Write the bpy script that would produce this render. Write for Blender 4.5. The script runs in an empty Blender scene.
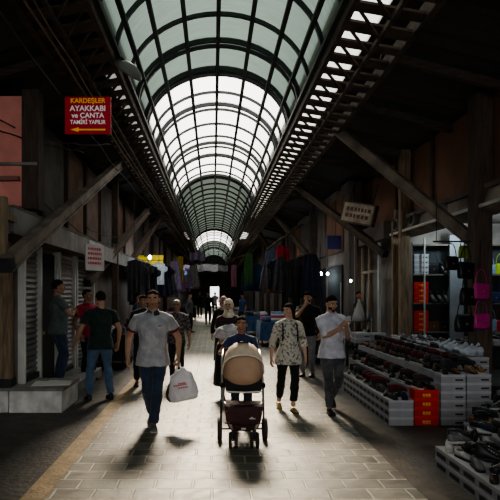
import bpy, bmesh, math, random
from mathutils import Vector, Matrix, noise
R = math.radians
PI = math.pi
rnd = random.Random(7)
scene = bpy.context.scene
C = scene.collection

# ---------------------------------------------------------------- materials
_M = {}
def mat(name, col, rough=0.7, metal=0.0, var=0.0, vscale=3.0, bump=0.0, bscale=20.0, emit=0.0, spec=0.4, stretch=None, col2=None, sheen=0.0, alpha=None):
    if name in _M: return _M[name]
    m = bpy.data.materials.new(name); m.use_nodes = True
    nt = m.node_tree; b = nt.nodes['Principled BSDF']
    b.inputs['Roughness'].default_value = rough
    b.inputs['Metallic'].default_value = metal
    b.inputs['Specular IOR Level'].default_value = spec
    c = (*col, 1)
    b.inputs['Base Color'].default_value = c
    if sheen: b.inputs['Sheen Weight'].default_value = sheen
    if var or bump:
        tc = nt.nodes.new('ShaderNodeTexCoord'); mp = nt.nodes.new('ShaderNodeMapping')
        if stretch: mp.inputs['Scale'].default_value = stretch
        nt.links.new(tc.outputs['Object'], mp.inputs['Vector'])
    if var:
        n = nt.nodes.new('ShaderNodeTexNoise'); n.inputs['Scale'].default_value = vscale; n.inputs['Detail'].default_value = 5
        nt.links.new(mp.outputs[0], n.inputs['Vector'])
        r = nt.nodes.new('ShaderNodeValToRGB')
        lo = col2 if col2 else tuple(max(0, x*(1-var)) for x in col)
        hi = col if col2 else tuple(min(1, x*(1+var*.6)) for x in col)
        r.color_ramp.elements[0].position = .35; r.color_ramp.elements[1].position = .65
        r.color_ramp.elements[0].color = (*lo, 1); r.color_ramp.elements[1].color = (*hi, 1)
        nt.links.new(n.outputs['Fac'], r.inputs[0]); nt.links.new(r.outputs[0], b.inputs['Base Color'])
    if bump:
        n2 = nt.nodes.new('ShaderNodeTexNoise'); n2.inputs['Scale'].default_value = bscale; n2.inputs['Detail'].default_value = 4
        nt.links.new(mp.outputs[0], n2.inputs['Vector'])
        bp = nt.nodes.new('ShaderNodeBump'); bp.inputs['Strength'].default_value = bump; bp.inputs['Distance'].default_value = .02
        nt.links.new(n2.outputs['Fac'], bp.inputs['Height']); nt.links.new(bp.outputs[0], b.inputs['Normal'])
    if emit:
        b.inputs['Emission Color'].default_value = c; b.inputs['Emission Strength'].default_value = emit
    _M[name] = m
    return m
def cloth(name, col, bump=.8, bscale=14, var=.25, rough=.85):
    return mat(name, col, rough=rough, var=var, vscale=9, bump=bump, bscale=bscale, sheen=.15, spec=.2)

# ---------------------------------------------------------------- geometry helpers
def new_bm(): return bmesh.new()
def box(bm, c, s, rot=None, bev=0.0):
    """box centred at c, full sizes s, optional Matrix rotation"""
    r = bmesh.ops.create_cube(bm, size=1.0)
    vs = r['verts']
    M = Matrix.Diagonal((*s, 1))
    if rot is not None: M = rot.to_4x4() @ M
    M = Matrix.Translation(c) @ M
    bmesh.ops.transform(bm, matrix=M, verts=vs)
    if bev:
        es = list({e for v in vs for e in v.link_edges})
        bmesh.ops.bevel(bm, geom=es, offset=bev, segments=2, affect='EDGES', profile=.7)
    return vs
def box2(bm, a, b, bev=0.0):
    a = Vector(a); b = Vector(b)
    return box(bm, (a+b)/2, [abs(x) for x in (b-a)], bev=bev)
def beam(bm, p, q, w, h, up=(0,0,1), bev=0.0):
    p = Vector(p); q = Vector(q); d = q-p
    y = d.normalized(); x = y.cross(Vector(up)).normalized(); z = x.cross(y)
    rot = Matrix((x, y, z)).transposed()
    return box(bm, (p+q)/2, (w, d.length, h), rot, bev)
def loft(bm, rings, closed=False, caps=True):
    vr = [[bm.verts.new(p) for p in r] for r in rings]
    n = len(vr[0])
    for a, b in zip(vr[:-1], vr[1:]):
        for i in range(n):
            j = (i+1) % n
            bm.faces.new((a[i], a[j], b[j], b[i]))
    if caps:
        bm.faces.new(list(reversed(vr[0]))); bm.faces.new(vr[-1])
    return vr
def tube(bm, pts, rad, side=(1,0,0), n=14, caps=True, flat=None):
    """swept tube; rad: list of r or (rx, ry) where rx is along `side`"""
    pts = [Vector(p) for p in pts]; rings = []
    if not isinstance(rad, (list, tuple)): rad = [rad]*len(pts)
    s = Vector(side)
    for i, p in enumerate(pts):
        a = pts[max(0, i-1)]; b = pts[min(len(pts)-1, i+1)]
        t = (b-a)
        if t.length < 1e-9: t = Vector((0,0,1))
        t.normalize()
        x = s - t*s.dot(t)
        if x.length < 1e-3: x = t.orthogonal()
        x.normalize(); y = t.cross(x)
        s = x
        r = rad[i]; rx, ry = (r if isinstance(r, (list, tuple)) else (r, r))
        rings.append([p + x*math.cos(2*PI*k/n)*rx + y*math.sin(2*PI*k/n)*ry for k in range(n)])
    loft(bm, rings, caps=caps)
def ball(bm, c, r, u=16, v=10, rot=None):
    rr = r if isinstance(r, (list, tuple)) else (r, r, r)
    q = bmesh.ops.create_uvsphere(bm, u_segments=u, v_segments=v, radius=1)
    M = Matrix.Diagonal((*rr, 1))
    if rot is not None: M = rot.to_4x4() @ M
    bmesh.ops.transform(bm, matrix=Matrix.Translation(c) @ M, verts=q['verts'])
    return q['verts']
def mesh_from(bm, name='m', smooth=False):
    bmesh.ops.recalc_face_normals(bm, faces=bm.faces)
    me = bpy.data.meshes.new(name); bm.to_mesh(me); bm.free()
    if smooth:
        for p in me.polygons: p.use_smooth = True
    return me
def obj(name, bm, m=None, parent=None, smooth=False, loc=None):
    me = mesh_from(bm, name, smooth) if isinstance(bm, bmesh.types.BMesh) else bm
    o = bpy.data.objects.new(name, me); C.objects.link(o)
    if m is not None:
        for mm in (m if isinstance(m, (list, tuple)) else [m]): 
            if len(me.materials) < (len(m) if isinstance(m, (list, tuple)) else 1): me.materials.append(mm)
    if parent is not None: o.parent = parent
    if loc is not None: o.location = loc
    return o
def tag(o, label=None, cat=None, group=None, kind=None):
    if label:
        for a_, b_ in ((' the ',' '),(' from walkway',' from aisle'),(' of stepped display',' of display'),('stepped display','display'),('lace-up ',''),('lying across','across'),(' shoe box',' box'),('heap of folded clothes','clothes heap'),(' far off',''),(' in the distance',' far off')):
            if len(label.split()) > 15: label = label.replace(a_, b_)
        o['label'] = label
    if cat: o['category'] = cat
    if group: o['group'] = group
    if kind: o['kind'] = kind
    return o
def empty(name, loc=(0,0,0), rz=0):
    o = bpy.data.objects.new(name, None); C.objects.link(o)
    o.location = loc; o.rotation_euler = (0,0,rz); o.empty_display_size = .1
    return o
def copy_tree(o, parent=None):
    c = o.copy(); C.objects.link(c)
    if parent is not None: c.parent = parent
    for ch in list(o.children): copy_tree(ch, c)
    return c
def remesh(bm, voxel, it=4, fac=.5):
    me = mesh_from(bm, 'tmp')
    o = bpy.data.objects.new('tmp', me); C.objects.link(o)
    r = o.modifiers.new('r', 'REMESH'); r.mode = 'VOXEL'; r.voxel_size = voxel; r.use_smooth_shade = True
    if it:
        s = o.modifiers.new('s', 'SMOOTH'); s.factor = fac; s.iterations = it
    dg = bpy.context.evaluated_depsgraph_get(); dg.update()
    out = bpy.data.meshes.new_from_object(o.evaluated_get(dg))
    bpy.data.objects.remove(o); bpy.data.meshes.remove(me)
    for p in out.polygons: p.use_smooth = True
    return out
def struct(name, bm, m, parent=None, smooth=False):
    o = obj(name, bm, m, parent, smooth)
    if parent is None: o['kind'] = 'structure'
    return o
# ================================================================ people
def skin_mat(name, col): return mat(name, col, rough=.55, var=.12, vscale=12, bump=.1, bscale=60, spec=.35)
SKIN = skin_mat('skin_tan', (.42,.24,.16)); SKIN_D = skin_mat('skin_olive', (.33,.185,.12)); SKIN_L = skin_mat('skin_light', (.50,.31,.22))
LIP = mat('lip', (.27,.12,.09), rough=.5)
HAIR_B = mat('hair_black', (.012,.010,.009), spec=.1, rough=.9, bump=.6, bscale=90, stretch=(3,3,.5))
HAIR_BR = mat('hair_brown', (.030,.019,.013), spec=.1, rough=.9, bump=.6, bscale=90, stretch=(3,3,.5))
HAIR_G = mat('hair_grey', (.35,.33,.31), rough=.6, bump=.6, bscale=90)
STUB = mat('beard_stubble', (.33,.19,.13), rough=.8, var=.4, vscale=60)
BEARD = mat('beard_black', (.018,.014,.012), rough=.8, bump=.7, bscale=90)
EYEW = mat('eye_white', (.62,.6,.57), rough=.2); EYED = mat('eye_dark', (.02,.012,.008), rough=.15)
SHOE_B = mat('shoe_black', (.015,.015,.017), rough=.4); SOLE_W = mat('sole_pale', (.5,.48,.44), rough=.7)

def make_head():
    bm = new_bm()
    ball(bm, (0, .012, .022), (.075, .094, .095), 24, 16)          # cranium
    tube(bm, [(0,-.012,.05),(0,-.016,.01),(0,-.02,-.04),(0,-.03,-.085),(0,-.034,-.112)],
         [(.066,.082),(.066,.078),(.058,.066),(.043,.048),(.020,.024)], n=20)
    ball(bm, (0,-.070,-.100), (.024,.019,.018))                     # chin
    ball(bm, (0,-.086,-.064), (.026,.012,.016))                     # mouth mound
    ball(bm, (0,-.098,-.058), (.021,.007,.0055)); ball(bm, (0,-.096,-.070), (.018,.008,.006))
    tube(bm, [(0,-.088,.022),(0,-.098,.0),(0,-.110,-.028),(0,-.104,-.042)], [(.008,.010),(.009,.012),(.012,.013),(.010,.008)], n=12)
    for s in (-1, 1):
        ball(bm, (s*.013,-.098,-.037), (.009,.010,.008))            # nostril
        ball(bm, (s*.032,-.084,.030), (.026,.011,.009))             # brow ridge
        ball(bm, (s*.044,-.058,-.026), (.022,.019,.022))            # cheek
        ball(bm, (s*.080, .012,-.008), (.010,.021,.032), rot=Matrix.Rotation(R(s*-14),3,'Z'))   # ear
        ball(bm, (s*.047,-.0,-.070), (.02,.035,.028))               # jaw corner
    tube(bm, [(0,.02,-.05),(0,.022,-.10),(0,.03,-.17)], [.052,.054,.058], n=18)   # neck
    me = remesh(bm, .0045, 3, .5)
    # shallow eye sockets
    for v in me.vertices:
        for s in (-1, 1):
            d = (v.co - Vector((s*.032,-.086,.008)))
            q = (d.x/.020)**2 + (d.z/.011)**2
            if q < 1 and v.co.y < -.05: v.co.y += .010*(1-q)
    return me
HEAD = make_head()
def make_hand(curl):
    """hangs along -Z, palm faces +X, thumb towards -Y"""
    bm = new_bm()
    tube(bm, [(0,0,.03),(0,0,0),(.002,-.001,-.04),(.002,0,-.085),(.003,0,-.098)],
         [(.021,.026),(.020,.027),(.017,.038),(.014,.041),(.010,.038)], n=16)
    ball(bm, (.012,-.022,-.035), (.014,.018,.030))
    for k, (y, L) in enumerate(((-.031,.073),(-.010,.081),(.011,.075),(.030,.059))):
        p = Vector((.002, y, -.085)); a = R(6+k*2); seg = [L*.48, L*.30, L*.24]
        pts = [p + Vector((0,0,.02)), p]; c = R(curl)
        for i, l in enumerate(seg):
            a += c*(.75 if i == 0 else 1.0)
            p = p + Vector((math.sin(a), (k-1.5)*.04, -math.cos(a)))*l; pts.append(p)
        tube(bm, pts, [.0085,.0098,.0090,.0082,.0062], side=(0,1,0), n=10)
        ball(bm, pts[-1], .0064, 8, 6)
    th = [Vector((.008,-.020,-.018)), Vector((.016,-.040,-.042)), Vector((.024,-.048,-.068)), Vector((.032,-.046,-.092))]
    tube(bm, th, [.013,.012,.0105,.0075], n=10); ball(bm, th[-1], .0075, 8, 6)
    return remesh(bm, .0036, 2, .5)
HAND_R = {'relax': make_hand(17), 'grip': make_hand(62)}

def ik(a, c, l1, l2, hint):
    a = Vector(a); c = Vector(c); d = c-a; L = min(d.length, (l1+l2)*.999); u = d.normalized(); c = a+u*L
    x = (l1*l1 - l2*l2 + L*L)/(2*L); h = math.sqrt(max(0, l1*l1-x*x))
    hv = Vector(hint); hv = (hv - u*hv.dot(u)).normalized()
    return a + u*x + hv*h, c
def lerp(a, b, t): return Vector(a)*(1-t) + Vector(b)*t

def person(label, loc, yaw=0, H=1.75, girth=1.0, sh=1.0, skin=SKIN, top=None, bottom=None, shoe=SHOE_B, sole=None, hair='short', hair_m=HAIR_B,
           sleeve='short', ankles=((-.10,0,.085),(.10,0,.085)), toes=(0,0), foot_pitch=(0,0), wrists=((-.27,.0,.86),(.27,.0,.86)), elbow_hint=((-.3,1,0),(.3,1,0)),
           palm=(None,None), hand=('relax','relax'), head_yaw=0, head_pitch=0, lean=0, beard=None, hem=.84, skirt=None, top_name='shirt', bottom_name='trousers',
           cuff=.60, collar=None, band=None, scarf=None, female=False, hip_drop=0, sleeve_m=None, ankle_show=.10, shoe_low=False, loose=1.0, vox=.012, group=None):
    s = H/1.75
    g = girth
    hipz = .915 + hip_drop
    def up(p):                                    # lean the upper body forward (-Y) about the hips
        p = Vector(p)
        if p.z > .95: p = p + Vector((0, -math.tan(R(lean))*(p.z-.95), 0))
        return p
    SW = (.175 if female else .195)*sh
    hips = [Vector((-.09,0,hipz)), Vector((.09,0,hipz))]
    shs = [up((-SW,.012,1.395)), up((SW,.012,1.395))]
    kn, an, el, wr = [], [], [], []
    for i in (0, 1):
        k, a = ik(hips[i], ankles[i], .425, .425, (0.12*(-1 if i == 0 else 1), -1, 0)); kn.append(k); an.append(a)
        e, w = ik(shs[i], wrists[i], .295, .265, elbow_hint[i]); el.append(e); wr.append(w)
    def limb_r(bm, k=1.0, add=0.0, upto=1.0):
        pass
    # ---- body (skin)
    def torso(bm, add, z0=.86, neck=True, top_z=1.47):
        hx = (.165 if not female else .172)*g; wx = (.148 if not female else .132)*g; cx = (.168 if not female else .150)*g*sh
        prof = [(.86,hx,.112*g,.004),(.95,hx*.99,.118*g,.002),(1.06,wx,.112*g,-.010*g),(1.17,wx*1.04,.118*g,-.016*g),(1.28,cx,.122*g,-.008),(1.35,cx*1.02,.108*g,.004),(1.405,cx*.86,.088,.012),(1.445,.105,.066,.014),(1.485,.062,.056,.014)]
        if female: prof[4] = (1.28,cx,.136*g,-.024)
        if z0 < .86: prof.insert(0, (z0, *prof[0][1:]))
        elif z0 > .86:
            prof = [(z0, *prof[0][1:])] + [q for q in prof if q[0] > z0+.01]
        fl = (lambda z: add + (max(0, 1.02-z)*.16 if add > 0 else 0))
        tube(bm, [up((0,q[3],q[0])) for q in prof], [(q[1]+fl(q[0]), q[2]+fl(q[0])) for q in prof], n=24)
        for sx in (-1, 1): tube(bm, [up((0,.014,1.475)), up((sx*SW*.5,.014,1.432)), up((sx*SW*.98,.012,1.398))], [.040+add, .040+add, .044+add], n=14)
    def leg(bm, i, add=0.0, t1=1.0, widen=0.0):
        h, k, a = hips[i], kn[i], an[i]
        P = [h+Vector((0,0,.05)), h, lerp(h,k,.35), lerp(h,k,.75), k, lerp(k,a,.28), lerp(k,a,.6), lerp(k,a,t1)]
        r = [.080*g,.086*g,.079*g,.062,.054,.055,.046,.037]
        r = [x + add + widen*max(0,(j-3))/4 for j, x in enumerate(r)]
        tube(bm, P, r, n=18)
    def arm(bm, i, add=0.0, t0=0.0, t1=1.0, widen=0.0):
        S, e, w = shs[i], el[i], wr[i]
        path = [(0,S+Vector((-.05 if i else .05,0,.006)),.045),(.08,S,.051),(.25,lerp(S,e,.35),.049),(.5,e,.041),(.62,lerp(e,w,.3),.042),(.8,lerp(e,w,.65),.034),(1.0,w,.026)]
        P, r = [], []
        def at(t):
            for (ta,pa,ra),(tb,pb,rb) in zip(path[:-1], path[1:]):
                if t <= tb+1e-9:
                    q = (t-ta)/(tb-ta); return lerp(pa,pb,q), ra*(1-q)+rb*q
            return path[-1][1], path[-1][2]
        ts = [t0] + [p[0] for p in path if t0+.02 < p[0] < t1-.02] + [t1]
        for t in ts:
            p, q = at(t); P.append(p); r.append(q*(.92 if female else 1.0) + add + widen*t)
        tube(bm, P, r, side=(0,1,0), n=16)
    bm = new_bm(); torso(bm, -.006)
    hp = up((0,.012,1.45))
    tube(bm, [hp, up((0,.012,1.50)), up((0,.008,1.56))], [.062,.052,.048] if not female else [.055,.044,.042], n=18)
    for i in (0,1):
        leg(bm, i); arm(bm, i)
    me = remesh(bm, vox, 4, .5)
    out = bmesh.new(); 
    def add_mesh(m2, M, flip=False):
        t = bmesh.new(); t.from_mesh(m2); bmesh.ops.transform(t, matrix=M, verts=t.verts)
        if flip: bmesh.ops.reverse_faces(t, faces=t.faces)
        tm = bpy.data.meshes.new('t'); t.to_mesh(tm); t.free(); out.from_mesh(tm); bpy.data.meshes.remove(tm)
    out.from_mesh(me)
    for f in out.faces: f.material_index = 0
    hc = up((0,.0,1.635)); hs = 1.0 if not female else .96
    if H < 1.5: hs = 1.10
    HM = Matrix.Translation(hc) @ Matrix.Rotation(R(head_yaw),4,'Z') @ Matrix.Rotation(R(head_pitch),4,'X') @ Matrix.Scale(hs,4)
    n0 = len(out.faces)
    hm = HEAD.copy(); hm.materials.clear()
    for p in hm.polygons:
        c = p.center; mi = 0
        if abs(c.x) < .021 and -.075 < c.z < -.055 and c.y < -.090 - .0 : mi = 1
        elif c.y < -.076 and .014 < abs(c.x) < .050 and .021 < c.z < .033: mi = 2
        elif beard and c.y < .0 and c.z < -.035 and not (abs(c.x) < .024 and c.z > -.048) and c.y < -.02 and c.z < -.045 and (abs(c.x) > .026 or c.z < -.079 or -.053 < c.z): mi = 3
        p.material_index = mi
    add_mesh(hm, HM)
    bpy.data.meshes.remove(hm)
    for i in (0,1):
        hd = HAND_R[hand[i]]
        d = (wr[i]-el[i]).normalized()
        n = Vector(palm[i]) if palm[i] else Vector((1 if i == 0 else -1, .25, 0))
        Z = -d; X = (n - Z*n.dot(Z)).normalized(); Y = Z.cross(X)
        M = Matrix((X,Y,Z)).transposed().to_4x4(); M.translation = wr[i]
        hk = .94 if female else 1.04
        if i == 1: M = M @ Matrix.Scale(-1,4,(0,1,0))
        add_mesh(hd, M @ Matrix.Scale(hk,4), flip=(i == 1))
    # bare feet/ankles end inside the shoes
    S4 = Matrix.Scale(s,4)
    bmesh.ops.transform(out, matrix=S4, verts=out.verts)
    bme = bpy.data.meshes.new('person'); out.to_mesh(bme); out.free()
    for p in bme.polygons: p.use_smooth = True
    root = bpy.data.objects.new('person', bme); C.objects.link(root)
    for m_ in (skin, LIP, hair_m if hair_m is not HAIR_G else HAIR_BR, beard or STUB): bme.materials.append(m_)
    root.location = loc; root.rotation_euler = (0,0,R(yaw))
    tag(root, label, 'person', group)
    def part(name, bm_or_me, m, smooth=True):
        me2 = bm_or_me if isinstance(bm_or_me, bpy.types.Mesh) else mesh_from(bm_or_me, name, smooth)
        me2.transform(S4)
        return obj(name, me2, m, root)
    root['_s'] = s
    # eyes
    for e in (-1, 1):
        b = new_bm(); ball(b, (e*.032,-.0775,.008), (.0135,.0085,.0065), 12, 8)
        b.transform(HM); part('eye', b, EYEW)
        b = new_bm(); ball(b, (e*.032,-.0855,.008), (.0058,.003,.0058), 10, 6)
        b.transform(HM); part('iris', b, EYED)
    # ---- clothes
    if top:
        b = new_bm(); torso(b, .010*loose, z0=hem if not skirt else .9)
        for i in (0,1):
            arm(b, i, .013*loose if sleeve == 'short' else .011*loose, 0.0, {'short':.34,'long':.97,'half':.66,'elbow':.52}[sleeve], widen=(.022 if sleeve == 'short' else .004))
        mesh = remesh(b, vox*.95, 3, .5)
        for v in mesh.vertices:                     # soft folds
            q = v.co*7.0
            v.co += v.normal*(noise.noise(Vector((q.x, q.y, q.z*.8+loc[0]*9)))*.012 + noise.noise(v.co*19)*.005)
        part(top_name, mesh, top)
        if collar:
            b = new_bm(); rings = []
            for zz, rx_, ry_ in ((1.425,.118,.092),(1.468,.094,.080),(1.514,.068,.066)):
                rings.append([up((math.cos(t)*rx_, math.sin(t)*ry_ + .010, zz - (.030*max(0,-math.sin(t)-.55)/.45) )) for t in [2*PI*j/32 for j in range(32)]])
            loft(b, rings, caps=False)
            bmesh.ops.delete(b, geom=[f for f in b.faces if abs(f.calc_center_median().x) < .016 and f.calc_center_median().y < 0], context='FACES')
            o = part('collar', b, collar); sm = o.modifiers.new('t','SOLIDIFY'); sm.thickness = .006*s
        if band:
            for i in (0,1):
                b = new_bm(); 
                arm(b, i, .030*loose, .31, .35, 0); part('sleeve_band', b, band)
    if bottom:
        b = new_bm()
        for i in (0,1): leg(b, i, .012, 1.0-ankle_show, .010)
        ball(b, (0,.004,.905), (.160*g+.006,.108*g+.008,.10), 20, 12)
        mesh = remesh(b, vox*.95, 3, .5)
        for v in mesh.vertices:
            q = v.co*9
            v.co += v.normal*(noise.noise(Vector((q.x+loc[0]*5, q.y, q.z*1.3)))*.010 + (noise.noise(v.co*24)*.005))
        part(bottom_name, mesh, bottom)
    if skirt:
        b = new_bm(); rings = []
        for z, rx, ry in ((1.0,.165*g,.13*g),(.9,.195*g,.15*g),(.6,.215*g,.19*g),(.25,.23*g,.22*g)):
            n = 36
            rings.append([Vector((math.cos(t)*rx*(1+.06*math.sin(9*t)*(1-z)), math.sin(t)*ry*(1+.06*math.sin(9*t)*(1-z)), z)) for t in [2*PI*j/n for j in range(n)]])
        loft(b, rings, caps=True); part('skirt', b, skirt)
    # ---- shoes
    for i in (0,1):
        b = new_bm(); sb = new_bm(); t = R(toes[i])
        rot = Matrix.Rotation(t,3,'Z') @ Matrix.Rotation(R(foot_pitch[i]),3,'X')
        def f(p): return an[i] + rot @ (Vector(p) - Vector((0,0,.085)))
        hgt = .062 if shoe_low else .10
        prof = [(.065,.026,.035,.045),(.045,.036,hgt*.55,hgt*.55-.005),(.0,.037,hgt*.52,hgt*.50),(-.05,.040,.040,.032),(-.10,.046,.034,.025),(-.145,.044,.030,.021),(-.178,.028,.026,.014)]
        rings = []
        for y, w, zc, zr in prof:
            rings.append([f((math.cos(a)*w, y, max(.012, zc+math.sin(a)*zr))) for a in [2*PI*j/16 for j in range(16)]])
        loft(b, rings)
        rings = []
        for y, w, *_ in prof:
            w2 = w+.004
            rings.append([f(p) for p in ((-w2,y,0),(w2,y,0),(w2,y,.020),(-w2,y,.020))])
        loft(sb, rings)
        so = part('shoe', b, shoe)
        me2 = mesh_from(sb,'sole'); me2.transform(S4); obj('sole', me2, sole or mat('sole_black',(.02,.02,.02),rough=.7), so)
    # ---- hair / scarf
    if hair:
        b = new_bm(); grow = {'short':1.0,'crop':.985,'long':1.05,'bun':1.03,'bald':.975}[hair]
        vs = ball(b, (0,.014,.030), (.083*grow,.102*grow,.098*grow), 40, 28)
        line = {'short':.058,'crop':.074,'long':.066,'bun':.062,'bald':.080}[hair]
        for v in vs:
            x,y,z = v.co
            front = (y < -.020 and z < line + abs(x)*-.15) or (y < .022 and z < .012) 
            low = z < (-.035 if hair != 'long' else -.075)
            if front or low: v.co = Vector((0,.014,.02)) + (v.co-Vector((0,.014,.02)))*.80
            else:
                nn = noise.noise(v.co*28)*.006 + noise.noise(v.co*70)*.003
                v.co += (v.co - Vector((0,.014,.02))).normalized()*nn
        if hair == 'long':
            tube(b, [(0,.085,.05),(0.0,.11,-.02),(.02,.10,-.12),(.03,.085,-.24),(.03,.08,-.33)], [(.05,.03),(.05,.035),(.045,.03),(.035,.025),(.012,.01)], n=14)
            for sx in (-1,1): tube(b, [(sx*.055,-.03,.075),(sx*.084,.0,.02),(sx*.082,.03,-.05),(sx*.06,.06,-.10)], [(.012,.02),(.012,.03),(.014,.03),(.01,.02)], n=10)
        if hair == 'bun': ball(b, (0,.115,.03), (.04,.035,.04))
        b.transform(HM); part('hair', b, hair_m)
    if scarf:
        b = new_bm()
        vs = ball(b, (0,.008,.012), (.094,.112,.125), 40, 28)
        for v in vs:
            d = v.co - Vector((0,0,-.014))
            if d.y < 0 and (d.x/.062)**2 + (d.z/.086)**2 < 1: v.co = Vector((v.co.x*.75, v.co.y*.55, v.co.z*.75))
            else: v.co += v.normal*noise.noise(v.co*22)*.008
        rings = []
        for z, rx, ry, yc in ((-.06,.082,.085,.0),(-.11,.080,.083,.0),(-.145,.095,.092,.0),(-.175,.115,.105,.0),(-.21,.08,.09,-.01)):
            rings.append([Vector((math.cos(t)*rx*(1+.05*math.sin(7*t)), yc+math.sin(t)*ry*(1+.05*math.sin(7*t+1)), z)) for t in [2*PI*j/28 for j in range(28)]])
        loft(b, rings)
        b.transform(HM); part('headscarf', b, scarf)
    root['_s'] = s
    del root['_s']
    return root, dict(s=s, wr=[root_pt(loc, yaw, w*s) for w in wr], el=[root_pt(loc, yaw, e*s) for e in el], part=part, up=up)
def root_pt(loc, yaw, p):
    return Vector(loc) + Matrix.Rotation(R(yaw),3,'Z') @ Vector(p)
SKY = 3.2; SUN = 21.0; EXPO = 0.18; LOOK = 'AgX - Medium High Contrast'
# ================================================================ setting
EYE = 1.72; F = 560.0
def at(px, py, y):                   # helper used while laying out: photo direction at a depth -> world point
    return Vector(((px-213)/F*y, y, EYE-(py-292)/F*y))
VC, VR = .09, 1.51                   # vault centre and half width
ZS, ZR = EYE+3.4, 1.2                # springing height, rise
YN, YF = -5.0, 70.0
WL, WR = -2.9, 4.3

def brick_floor():
    m = bpy.data.materials.new('street_pavers'); m.use_nodes = True; nt = m.node_tree; b = nt.nodes['Principled BSDF']; L = nt.links
    tc = nt.nodes.new('ShaderNodeTexCoord'); mp = nt.nodes.new('ShaderNodeMapping')
    n0 = nt.nodes.new('ShaderNodeTexNoise'); n0.inputs['Scale'].default_value = 3.0
    L.new(tc.outputs['Object'], n0.inputs['Vector'])
    mx = nt.nodes.new('ShaderNodeMix'); mx.data_type = 'VECTOR'; mx.inputs[0].default_value = .022
    L.new(tc.outputs['Object'], mx.inputs[4]); L.new(n0.outputs['Color'], mx.inputs[5])
    L.new(mx.outputs[1], mp.inputs['Vector'])
    br = nt.nodes.new('ShaderNodeTexBrick'); L.new(mp.outputs[0], br.inputs['Vector'])
    br.inputs['Scale'].default_value = 1.0; br.inputs['Brick Width'].default_value = .33; br.inputs['Row Height'].default_value = .24
    br.inputs['Mortar Size'].default_value = .013; br.inputs['Mortar Smooth'].default_value = .6; br.inputs['Bias'].default_value = 0
    br.inputs['Color1'].default_value = (.105,.092,.074,1); br.inputs['Color2'].default_value = (.20,.178,.145,1); br.inputs['Mortar'].default_value = (.50,.45,.37,1)  # mortar colour raised to imitate sheen along the grout lines
    n = nt.nodes.new('ShaderNodeTexNoise'); n.inputs['Scale'].default_value = 9; n.inputs['Detail'].default_value = 6; L.new(tc.outputs['Object'], n.inputs['Vector'])
    n3 = nt.nodes.new('ShaderNodeTexNoise'); n3.inputs['Scale'].default_value = .7; n3.inputs['Detail'].default_value = 3; L.new(tc.outputs['Object'], n3.inputs['Vector'])
    ad = nt.nodes.new('ShaderNodeMath'); ad.operation = 'ADD'; L.new(n.outputs['Fac'], ad.inputs[0]); L.new(n3.outputs['Fac'], ad.inputs[1])
    mr = nt.nodes.new('ShaderNodeMapRange'); mr.inputs[1].default_value = .7; mr.inputs[2].default_value = 1.3; mr.inputs[3].default_value = .42; mr.inputs[4].default_value = 1.3
    L.new(ad.outputs[0], mr.inputs[0])
    mu = nt.nodes.new('ShaderNodeMix'); mu.data_type = 'RGBA'; mu.blend_type = 'MULTIPLY'; mu.inputs[0].default_value = 1
    L.new(br.outputs['Color'], mu.inputs[6]); L.new(mr.outputs[0], mu.inputs[7]); L.new(mu.outputs[2], b.inputs['Base Color'])
    rr = nt.nodes.new('ShaderNodeMapRange'); rr.inputs[1].default_value = .3; rr.inputs[2].default_value = .7; rr.inputs[3].default_value = .34; rr.inputs[4].default_value = .62
    L.new(n.outputs['Fac'], rr.inputs[0]); L.new(rr.outputs[0], b.inputs['Roughness'])
    inv = nt.nodes.new('ShaderNodeMath'); inv.operation = 'MULTIPLY_ADD'; inv.inputs[1].default_value = -1.0; inv.inputs[2].default_value = 1.0
    L.new(br.outputs['Fac'], inv.inputs[0])
    a2 = nt.nodes.new('ShaderNodeMath'); a2.operation = 'MULTIPLY_ADD'; a2.inputs[1].default_value = .5; L.new(n.outputs['Fac'], a2.inputs[0]); L.new(inv.outputs[0], a2.inputs[2])
    bp = nt.nodes.new('ShaderNodeBump'); bp.inputs['Strength'].default_value = .55; bp.inputs['Distance'].default_value = .02
    L.new(a2.outputs[0], bp.inputs['Height']); L.new(bp.outputs[0], b.inputs['Normal'])
    b.inputs['Specular IOR Level'].default_value = .5
    return m
ASPH = mat('dark_paving', (.060,.054,.048), rough=.62, var=.4, vscale=4, bump=.6, bscale=16)
KERB = mat('kerb_beige', (.30,.215,.125), rough=.7, var=.3, vscale=6, bump=.5, bscale=25)
KERB2 = mat('kerb_brown', (.10,.080,.062), rough=.7, var=.35, vscale=6, bump=.5, bscale=25)
b = new_bm(); box2(b, (-1.4,YN,-.2), (1.78,YF,0)); floor = struct('floor', b, brick_floor())
b = new_bm(); box2(b, (-1.6,YN,-.2), (-1.4,YF,.004)); struct('trim_1', b, KERB)
b = new_bm(); box2(b, (1.78,YN,-.2), (1.96,YF,.004)); struct('trim_2', b, KERB2)
b = new_bm(); box2(b, (-6,YN,-.2), (-1.6,YF,.002)); box2(b, (1.96,YN,-.2), (8,YF,.002)); struct('floor_side', b, ASPH)

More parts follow.
